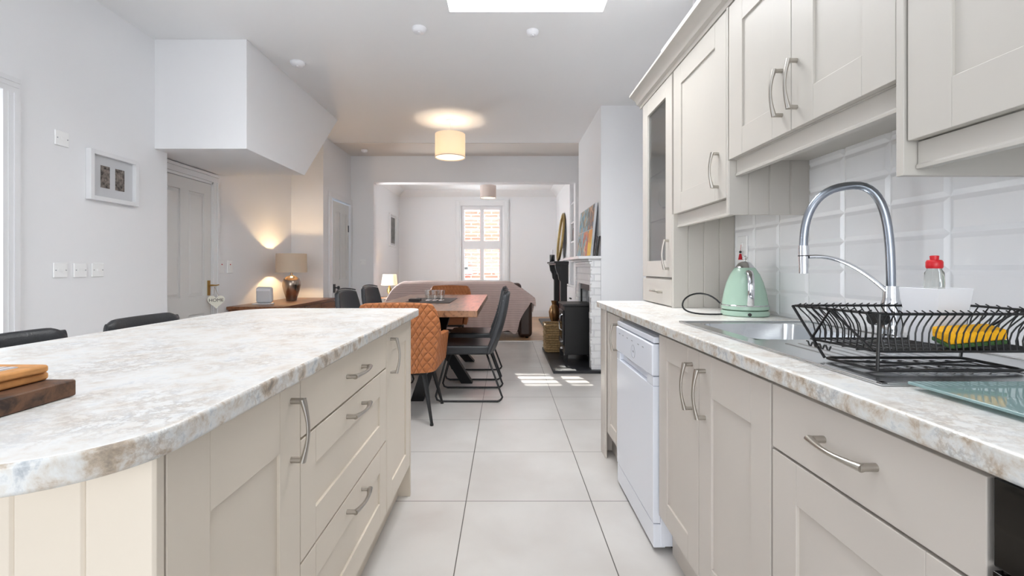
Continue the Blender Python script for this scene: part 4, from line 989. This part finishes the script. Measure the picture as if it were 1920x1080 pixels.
# black dining chairs, front is +Y
def black_chair(label, loc, rz, group='black leather dining chairs'):
    t = thing('dining_chair', label, 'chair', (0, 0, 0), group)
    def seat(u, v):
        x = (-1 + 2 * u) * .235; y = -.20 + .44 * v; return (x, y, .455 + .012 * (1 - (2 * u - 1) ** 2) - .02 * math.sin(PI * v) * .5)
    b = BM(); pts = rrect(-.235, .235, -.205, .235, .05, 5); prism(b, pts, 'z', .395, .47); obj('seat', b, 'black_leather', t, bevel=.018, seg=4)
    def back(u, v):
        a = -1 + 2 * u; w = .235 - .035 * v; x = a * w * (1 - .10 * max(0, v - .8) * 5 * abs(a)); z = .40 + .515 * v - .02 * a * a * v
        y = -.205 - .135 * v - .02 * math.sin(PI * v) + .045 * a * a * (1 - .3 * v)
        return (x, y, z)
    b = BM(); sheet(b, back, 14, 16); o = obj('backrest', b, 'grey_leather', t, smooth=True, solid=.045, sharp=180)
    bv = o.modifiers.new('bevel', 'BEVEL'); bv.width = .016; bv.segments = 3; bv.limit_method = 'ANGLE'; bv.angle_limit = math.radians(50)
    b = BM(); tube(b, [Vector(back(k / 14, 1)) + Vector((0, 0, .012)) for k in range(15)], .006, 8)
    tube(b, [Vector(back(k / 14, .62)) + Vector((0, .024, 0)) for k in range(15)], .003, 6)
    obj('piping', b, 'black_leather', o if False else t, smooth=True)
    for s in (-1, 1):
        b = BM(); x = s * .225; xt = s * .19
        P = [(xt, -.16, .40), (x, -.285, .06)] + [(x, -.295 + .05 * (1 - math.cos(a)) , .008 + .05 * (1 - math.sin(a))) for a in (.3, .7, 1.1, 1.45)] + [(x, .22, .008), (x, .25, .02), (x, .262, .05), (xt, .17, .40)]
        tube(b, P, .0085, 10); obj('leg_frame', b, 'black_metal', t, smooth=True, sharp=180)
    b = BM(); tube(b, [(-.19, .17, .395), (.19, .17, .395)], .008, 8); tube(b, [(-.19, -.16, .395), (.19, -.16, .395)], .008, 8); obj('seat_bar', b, 'black_metal', t, smooth=True)
    t.location = loc; t.rotation_euler = (0, 0, rz); return t
c1 = black_chair('black leather dining chair on the right side of the table, nearest the camera', (-.315, 4.11, 0), PI / 2)
clone(c1, (-.33, 4.87, 0), PI / 2, 'black leather dining chair right of the table, half hidden behind the nearest one')
clone(c1, (-1.17, 4.30, 0), -PI / 2 - .14, 'black leather dining chair left of the table, nearer one beside the sideboard')
clone(c1, (-1.20, 5.16, 0), -PI / 2 - .16, 'black leather dining chair left of the table, farther one')

def tub_chair(label, loc, rz):
    t = thing('tub_chair', label, 'chair', (0, 0, 0), 'tan quilted tub chairs at the table ends')
    # shell: wraps from the right arm round the back to the left arm; front is +Y
    def plan(s, k):   # s in -1..1 along the wrap
        a = abs(s); sg = 1 if s >= 0 else -1; hw = .20 + .07 * k; dp = .02 * k
        # back straight to a=.42, corner to .58, arm to 1
        if a < .42: x = hw * .82 * a / .42; y = -.235 - .05 * k + .012 * (a / .42) ** 2
        elif a < .60:
            q = (a - .42) / .18 * PI / 2; r = .18 * hw + .03; x = hw * .82 + (hw * .18 + .03) * math.sin(q); y = -.223 - .05 * k + .075 * (1 - math.cos(q))
        else:
            q = (a - .60) / .40; x = hw + .03 + .015 * q; y = -.148 - .05 * k + .42 * q
        return sg * x, y
    def topz(s):
        a = abs(s)
        if a < .44: return .865 + .008 * math.cos(a / .44 * PI / 2)
        if a < .66: q = (a - .44) / .22; q = q * q * (3 - 2 * q); return .865 - .235 * q
        return .63 - .02 * (a - .66) / .34
    def shell(u, v):
        s = -1 + 2 * u; zt = topz(s); zb = .36 + .02 * abs(s); z = zb + (zt - zb) * v; x, y = plan(s, (z - .36) / .5 * .9 + .1)
        return (x, y, z)
    b = BM(); sheet(b, shell, 60, 20, uv=lambda u, v: (u * 1.35, (topz(-1 + 2 * u) - .36) * v))
    o = obj('shell', b, 'quilt', t, smooth=True, solid=.045, sharp=180)
    bv = o.modifiers.new('bevel', 'BEVEL'); bv.width = .014; bv.segments = 3; bv.limit_method = 'ANGLE'; bv.angle_limit = math.radians(50)
    b = BM(); prism(b, [(-.21, -.20), (.21, -.20), (.235, .25), (-.235, .25)], 'z', .37, .48); obj('seat', b, 'tan', t, bevel=.03, seg=4)
    b = BM(); prism(b, [(-.20, -.22), (.20, -.22), (.21, .22), (-.21, .22)], 'z', .345, .37); obj('seat_base', b, 'black_metal', t, bevel=.004)
    for sx in (-1, 1):
        for (ya, yb) in ((-.16, -.27), (.17, .27)):
            b = BM(); tube(b, [(sx * .17, ya, .36), (sx * .245, yb, .012)], [.019, .010], 12); lg = obj('leg', b, 'black_metal', t, smooth=True)
            b = BM(); cyl(b, (sx * .245, yb, 0), (sx * .245, yb, .014), .013); obj('foot_cap', b, 'black_wire', lg)
    t.location = loc; t.rotation_euler = (0, 0, rz); return t
q1 = tub_chair('tan leather tub chair with diamond quilted back at the near end of the table', (-.765, 3.58, 0), 0)
clone(q1, (-.775, 6.33, 0), PI, 'tan leather tub chair at the far end of the table in front of the sofa', 'tan quilted tub chairs at the table ends')

# on the table
t = one('serving_board', box(BM(), -1.03, -.56, 4.72, 5.50, TZ + .0005, TZ + .006), 'coaster', 'dark slate coloured serving board in the middle of the dining table', 'serving board', bevel=.001)
t = thing('coaster_stack', 'stack of dark square coasters beside the glasses on the dining table', 'coasters', (-.95, 4.9, TZ + .006))
for k in range(4): obj('coaster', box(BM(), -1.005, -.89, 4.86, 4.97, TZ + .0065 + k * .007, TZ + .0125 + k * .007), 'coaster', t, bevel=.001)
k = 0
for (x, y, w_) in ((-.83, 5.02, 'front left'), (-.76, 5.03, 'front middle'), (-.69, 5.02, 'front right'), (-.83, 5.10, 'rear left'), (-.76, 5.11, 'rear middle'), (-.69, 5.10, 'rear right')):
    b = BM(); lathe(b, [(.0, 0), (.026, 0), (.034, .11), (.0325, .11), (.0255, .008), (.0, .008)], (x, y, TZ + .0065), 20, cap=False)
    one('tumbler', b, 'glass', 'clear tall tumbler on the dining table, %s of the cluster of six' % w_, 'glass', 'clear tumblers on the dining table', smooth=True)

# ------------------------------------------------------------------ sofa and throw
t = thing('sofa', 'brown leather sofa with its back to the dining table in the front room', 'sofa', (-.7, 7.85, 0))
b = BM(); box(b, -1.78, .36, 7.40, 8.30, .10, .42); obj('base', b, 'brownleather', t, bevel=.03, seg=3)
b = BM(); box(b, -1.70, .26, 7.40, 7.66, .42, .875); obj('backrest', b, 'brownleather', t, bevel=.06, seg=4)
for x in (-1.84, .21): b = BM(); box(b, x, x + .22, 7.38, 8.32, .02, .65); obj('armrest', b, 'brownleather', t, bevel=.06, seg=4)
for x in (-1.40, -.73, -.06):
    b = BM(); box(b, x - .32, x + .32, 7.66, 8.28, .42, .55); obj('seat_cushion', b, 'brownleather', t, bevel=.04, seg=3)
for (x, y) in ((-1.78, 7.46), (.35, 7.46), (-1.78, 8.24), (.35, 8.24)): b = BM(); cyl(b, (x, y, 0), (x, y, .1), .025, .035); obj('foot', b, 'black_metal', t)
def thr(u, v):
    # u across X (-1.9 .. .47), v from the hem behind (camera side) over the top to the seat side
    x = -1.90 + 2.37 * u
    edge = max(0, (x - .02) / .42) ; le = max(0, (-1.62 - x) / .26)
    drop = .24 * min(1.1, edge) ** 1.5 + .26 * le ** 1.5
    top = .905 - drop + .006 * math.sin(x * 9)
    hem = .13 + .03 * math.sin(x * 5) - .07 * math.exp(-((x - .14) / .06) ** 2) + 1.9 * max(0, x - .17) + .05 * (x < -1.5)
    hem = min(hem, top - .12)
    rip = .012 * math.sin(x * 21 + 1) + .008 * math.sin(x * 47)
    if v < .6:
        f = v / .6; z = hem + (top - .05 - hem) * f; y = 7.355 - .012 + rip * (1 - f) - .03 * (1 - f)
    elif v < .8:
        f = (v - .6) / .2 * PI; z = top - .05 + .05 * math.sin(f) ; y = 7.343 + .17 * (1 - math.cos(f))
    else:
        f = (v - .8) / .2; z = top - .05 - .2 * f; y = 7.683 + .02 * f
    return (x + .012 * math.sin(z * 14), y, z)
b = BM(); sheet(b, thr, 90, 46); one('throw_blanket', b, 'throw', 'mauve brown ribbed blanket draped over the back of the sofa', 'blanket', smooth=True, solid=.008, sharp=180)
t = thing('side_table', 'small side table behind the left end of the sofa holding a lit lamp', 'table', (-2.13, 8.6, 0))
b = BM(); lathe(b, [(.17, 0), (.17, .02)], (-2.13, 8.6, .56), 30); obj('top', b, 'walnut', t)
for a in (.5, 2.6, 4.7): b = BM(); tube(b, [(-2.13 + .13 * math.cos(a), 8.6 + .13 * math.sin(a), 0), (-2.13 + .1 * math.cos(a), 8.6 + .1 * math.sin(a), .56)], .012, 8); obj('leg', b, 'walnut', t)
t = thing('table_lamp', 'small lit lamp with cream shade left of the sofa in the front room', 'lamp', (-2.13, 8.6, .58))
b = BM(); lathe(b, [(.06, 0), (.06, .01), (.02, .03), (.045, .10), (.045, .14), (.015, .2), (.01, .25)], (-2.13, 8.6, .5805), 24); obj('base', b, 'gold', t, smooth=True)
b = BM(); lathe(b, [(.15, .80), (.12, 1.0)], (-2.13, 8.6, 0), 40, cap=False); obj('lamp_shade', b, 'shade_cream', t, smooth=True, solid=.002)
b = BM(); lathe(b, [(.001, .86), (.02, .875), (.02, .9), (.001, .915)], (-2.13, 8.6, 0), 12); obj('bulb', b, 'bulb', t, smooth=True)
lamp('side_lamp_light', 'POINT', (-2.13, 8.6, .93), (0, 0, 0), 5, (1, .7, .4), shadow_soft_size=.02)

# ------------------------------------------------------------------ dining fireplace (painted brick)
t = thing('brick_fireplace', 'white painted brick fireplace surround with mantel shelf on the chimney breast', 'fireplace', (.97, 5.72, 0))
b = BM(); x0, x1 = .925, 1.0235
box(b, x0, x1, 4.99, 5.12, 0.03, 1.215); box(b, x0, x1, 5.88, 6.08, 0.03, 1.215); box(b, x0, x1, 5.12, 5.88, .93, 1.215)
for k in range(3): box(b, x0 - .012 - .012 * k, x0, 4.985 - .004 * k, 6.09 + .008 * k, 1.13 + .03 * k, 1.155 + .03 * k)
obj('brickwork', b, 'whitebrick', t, bevel=.003)
b = BM(); random.seed(3)
for yy in (4.992, 6.0):
    for k in range(15): o_ = random.uniform(0, .018); box(b, x0 - o_, x0, yy, yy + .07, .05 + k * .075, .05 + k * .075 + .066)
obj('quoin_bricks', b, 'whitebrick', t, bevel=.004)
b = BM(); box(b, .78, 1.0235, 4.96, 6.5, 1.216, 1.246); obj('mantel_shelf', b, 'gloss_white', t, bevel=.003)
one('hearth_slab', box(BM(), .51, 1.0235, 4.93, 6.42, .0005, .03), 'slate', 'black slate hearth slab on the tiled floor under the stove', 'hearth', bevel=.002)
t = thing('fire_grate', 'black cast iron arched fire surround with lattice cover inside the brick fireplace', 'grate', (1.03, 5.5, .03))
b = BM(); box(b, .95, .97, 5.125, 5.19, .031, .925); box(b, .95, .97, 5.862, 5.878, .031, .925); box(b, .95, .97, 5.19, 5.862, .86, .925); box(b, .97, 1.2, 5.125, 5.14, .031, .925); obj('surround', b, 'black_iron', t)
b = BM()
n = 9
for k in range(-n, n * 2):
    for s in (1, -1):
        ya = 5.19 + k * .06; P = []
        z0_, z1_ = .45, .86
        a = Vector((1.05, ya, z0_)); c = Vector((1.05, ya + s * .41, z1_))
        # clip to the opening
        lo, hi = 5.145, 5.86
        def clip(p, q):
            d = q.y - p.y; ts = sorted([(lo - p.y) / d, (hi - p.y) / d]); t0, t1 = max(0, ts[0]), min(1, ts[1])
            return (p.lerp(q, t0), p.lerp(q, t1)) if t1 - t0 > .03 else None
        r_ = clip(a, c)
        if r_: tube(b, [r_[0], r_[1]], .006, 6)
obj('lattice', b, 'mount', t, smooth=True)
obj('back_plate', box(BM(), 1.08, 1.10, 5.14, 5.87, .031, .92), 'black_iron', t)

t = thing('wood_stove', 'black box stove with chrome handle standing on the slate hearth', 'stove', (.84, 5.56, .03))
b = BM(); box(b, .685, 1.005, 5.37, 5.83, .115, .675); obj('body', b, 'black_iron', t, bevel=.006)
b = BM(); box(b, .665, 1.02, 5.35, 5.85, .676, .70); obj('top_plate', b, 'black_iron', t, bevel=.004)
b = BM(); box(b, .668, .685, 5.41, 5.79, .22, .62); d = obj('door', b, 'black_iron', t, bevel=.004)
obj('door_glass', box(BM(), .664, .668, 5.47, 5.73, .29, .57), 'black_glass', d)
b = BM(); tube(b, [(.66, 5.39, .58), (.635, 5.39, .57), (.625, 5.39, .50), (.63, 5.39, .42), (.66, 5.39, .40)], .007, 8); obj('handle', b, 'chrome', d, smooth=True)
b = BM(); cyl(b, (.668, 5.44, .18), (.645, 5.44, .18), .018); obj('air_knob', b, 'chrome', t)
b = BM(); cyl(b, (.668, 5.44, .26), (.645, 5.44, .26), .012); obj('air_knob', b, 'chrome', t)
for (x, y) in ((.70, 5.39), (.985, 5.39), (.70, 5.81), (.985, 5.81)): b = BM(); hexa(b, [(x - .015, y - .015, .0305), (x + .015, y - .015, .0305), (x + .015, y + .015, .0305), (x - .015, y + .015, .0305)], [(x - .025, y - .02, .117), (x + .025, y - .02, .117), (x + .025, y + .02, .117), (x - .025, y + .02, .117)]); obj('leg', b, 'black_iron', t)
# basket
t = thing('log_basket', 'square wicker log basket on the hearth behind the stove', 'basket', (.63, 6.17, .03))
b = BM(); bx0, bx1, by0, by1 = .53, .76, 6.0, 6.35
for k in range(11):
    z = .045 + k * .03; e = .004 * (k % 2)
    P = rrect(bx0 - e, bx1 + e, by0 - e, by1 + e, .03, 3); tube(b, [(x, y, z) for x, y in P] + [(P[0][0], P[0][1], z)], .0145, 6, cap=False)
prism(b, rrect(bx0, bx1, by0, by1, .03, 3), 'z', .0305, .045); obj('woven_body', b, 'wicker', t, smooth=True)
b = BM(); P = rrect(bx0 - .01, bx1 + .01, by0 - .01, by1 + .01, .03, 4); tube(b, [(x, y, .375) for x, y in P] + [(P[0][0], P[0][1], .375)], .014, 8, cap=False); obj('rim', b, 'wicker', t, smooth=True)
# picture, frames on the brick mantel
t = thing('canvas_picture', 'colourful patchwork canvas leaning on the brick mantel shelf', 'picture', (.98, 5.55, 1.246))
b = BM(); hexa(b, [(.93, 5.09, 1.2465), (.955, 5.09, 1.2465), (.955, 6.05, 1.2465), (.93, 6.05, 1.2465)], [(.985, 5.09, 1.83), (1.01, 5.09, 1.83), (1.01, 6.05, 1.83), (.985, 6.05, 1.83)]); obj('canvas', b, 'mount', t)
def artmat(nm, cols, sc):
    m = mat(nm, (200, 180, 120), .5); nt, bb = nodes(m); tc = nt.nodes.new('ShaderNodeTexCoord')
    vo = nt.nodes.new('ShaderNodeTexVoronoi'); vo.inputs['Scale'].default_value = sc; nt.links.new(tc.outputs['Object'], vo.inputs['Vector'])
    sp = nt.nodes.new('ShaderNodeSeparateColor'); nt.links.new(vo.outputs['Color'], sp.inputs[0])
    r = ramp(nt, [(k / len(cols), c) for k, c in enumerate(cols)]); r.color_ramp.interpolation = 'CONSTANT'
    nt.links.new(sp.outputs[0], r.inputs[0]); nt.links.new(r.outputs[0], bb.inputs['Base Color']); return m
AM = [artmat('teal_print', [(96, 150, 172), (150, 178, 182), (110, 120, 110), (130, 170, 190), (180, 160, 130)], 16),
      artmat('brown_print', [(170, 128, 96), (120, 104, 92), (196, 160, 126), (104, 120, 128)], 18),
      artmat('terracotta_print', [(206, 132, 92), (110, 160, 168), (226, 190, 150), (188, 104, 76)], 16),
      artmat('yellow_print', [(242, 204, 58), (248, 214, 70), (238, 196, 50), (226, 160, 60)], 8)]
def cpt(y, z, o): f = (z - 1.2465) / (1.83 - 1.2465); return (.93 + .055 * f - o, y, z)
for (ya, yb, za, zb2, mi) in ((5.10, 5.42, 1.555, 1.82, 1), (5.43, 6.04, 1.555, 1.82, 0), (5.10, 5.30, 1.256, 1.545, 3), (5.31, 5.66, 1.256, 1.545, 2), (5.67, 6.04, 1.256, 1.545, 0)):
    q = BM(); hexa(q, [cpt(ya, za, .003), cpt(ya, za, 0), cpt(yb, za, 0), cpt(yb, za, .003)], [cpt(ya, zb2, .003), cpt(ya, zb2, 0), cpt(yb, zb2, 0), cpt(yb, zb2, .003)]); obj('printed_panel', q, AM[mi], t)
for (x, y, l) in ((1.005, 5.0, 'nearer'), (.975, 5.0, 'farther')):
    t = thing('small_frame', 'small dark standing photo frame on the mantel, %s of the two beside the canvas' % l, 'photo frame', (x, y, 1.246), 'small frames beside the canvas')
    obj('frame', hexa(BM(), [(x - .025, y - .03, 1.2465), (x - .017, y - .03, 1.2465), (x - .017, y + .03, 1.2465), (x - .025, y + .03, 1.2465)], [(x + .005, y - .03, 1.46), (x + .013, y - .03, 1.46), (x + .013, y + .03, 1.46), (x + .005, y + .03, 1.46)]), 'coaster', t, bevel=.001)

# ------------------------------------------------------------------ front room fireplace
t = thing('black_fireplace', 'black carved fireplace surround in the front room', 'fireplace', (1.05, 9.25, 0))
b = BM(); box(b, .90, 1.1695, 8.55, 9.98, 1.205, 1.24); box(b, .93, 1.1695, 8.58, 9.95, 1.175, 1.205); obj('mantel_shelf', b, 'black_iron', t, bevel=.004)
for y in (8.62, 9.74):
    b = BM(); box(b, 1.03, 1.1695, y, y + .16, .036, 1.175); l = obj('leg', b, 'black_iron', t, bevel=.004)
    b = BM(); prism(b, [(1.03, .86), (1.0, .9), (.985, 1.0), (.95, 1.06), (.93, 1.175), (1.03, 1.175)], 'y', y + .02, y + .14); obj('corbel', b, 'black_iron', l, bevel=.003)
b = BM(); box(b, 1.06, 1.1695, 8.78, 9.74, .98, 1.175); obj('frieze', b, 'black_iron', t)
b = BM(); box(b, 1.13, 1.1695, 8.78, 8.92, .036, .98); box(b, 1.13, 1.1695, 9.6, 9.74, .036, .98); obj('tile_panel', b, 'redtile', t)
b = BM(); box(b, 1.12, 1.1695, 8.92, 9.6, .8, .98); box(b, 1.18, 1.2, 8.87, 9.63, .036, .8); obj('cast_insert', b, 'black_metal', t)
one('hearth_slab', box(BM(), .72, 1.1695, 8.5, 10.0, 0, .035), 'slate', 'dark hearth slab before the black fireplace in the front room', 'hearth', bevel=.002)
# mirror
t = thing('oval_mirror', 'large oval gold framed mirror leaning on the black mantel', 'mirror', (1.1, 9.2, 1.24))
ny = 48; b = BM(); R1, R2, cy_, cz_ = .33, .455, 9.18, 1.722
pts = [(1.095 + .05 * math.sin(2 * PI * k / ny), cy_ + R1 * math.cos(2 * PI * k / ny), cz_ + R2 * math.sin(2 * PI * k / ny)) for k in range(ny + 1)]
tube(b, pts, [(.024, .020)] * (ny + 1), 10, cap=False); obj('frame', b, 'gold', t, smooth=True)
b = BM(); c = b.verts.new((1.1, cy_, cz_)); vs = [b.verts.new((1.1 + .05 * math.sin(2 * PI * k / ny), cy_ + (R1 - .01) * math.cos(2 * PI * k / ny), cz_ + (R2 - .01) * math.sin(2 * PI * k / ny))) for k in range(ny)]
for k in range(ny): b.faces.new((c, vs[k], vs[(k + 1) % ny]))
obj('mirror_glass', b, 'mirror', t, solid=.004)
t = thing('candle_jar', 'small dark glass jar with a pale candle at the far end of the black mantel', 'candle', (1.0, 9.8, 1.24))
b = BM(); lathe(b, [(.05, 0), (.055, .01), (.055, .15), (.05, .15)], (.99, 9.8, 1.2405), 20); obj('jar', b, 'candle', t, smooth=True)
b = BM(); cyl(b, (.99, 9.8, 1.3905), (.99, 9.8, 1.50), .02); obj('candle', b, 'plastic_white', t)
# vase
t = thing('floor_vase', 'tall bronze vase standing on the front room hearth', 'vase', (.98, 9.05, .035))
t.location = (.93, 8.85, .035); b = BM(); lathe(b, [(.06, 0), (.07, .01), (.05, .03), (.095, .16), (.105, .25), (.08, .34), (.04, .39), (.055, .45), (.06, .46), (.05, .455)], (.93, 8.85, .0355), 32); obj('body', b, 'bronze', t, smooth=True)
# alcove shelving
t = thing('alcove_shelves', 'white built-in alcove shelves over a cupboard in the front room', 'shelving', (1.35, 7.9, 0))
b = BM(); box(b, 1.19, 1.5495, 7.385, 7.41, .82, 2.55); box(b, 1.19, 1.5495, 8.42, 8.445, .82, 2.55)
for z in (1.22, 1.56, 1.90, 2.24): box(b, 1.19, 1.5495, 7.41, 8.42, z, z + .03)
obj('shelf_unit', b, 'gloss_white', t)
b = BM(); box(b, 1.14, 1.5495, 7.385, 8.445, 0, .80); box(b, 1.12, 1.5495, 7.385, 8.445, .80, .83); obj('cupboard', b, 'gloss_white', t, bevel=.002)
for (a, c) in ((7.40, 7.905), (7.915, 8.43)):
    d = obj('door', box(BM(), 1.12, 1.14, a, c, .08, .79), 'gloss_white', t, bevel=.003)
    b = BM(); yk = c - .05 if a < 7.8 else a + .05; cyl(b, (1.12, yk, .6), (1.095, yk, .6), .012); obj('knob', b, 'black_metal', d)
random.seed(11); y = 8.10
cols = [(70, 60, 62), (120, 110, 104), (40, 44, 52), (150, 138, 126), (60, 70, 82), (96, 50, 44)]
names = ['dark brown', 'taupe', 'navy', 'beige', 'slate blue', 'dark red']
for k in range(6):
    w_ = .03 + random.random() * .015; h_ = .19 + random.random() * .05
    one('book', box(BM(), 1.21, 1.36, y, y + w_, 1.5905, 1.5905 + h_), mat('book_cover_' + names[k].replace(' ', '_'), cols[k], .6), names[k] + ' book standing upright on the second alcove shelf', 'book', 'books on the alcove shelf', bevel=.002)
    y += w_ + .002
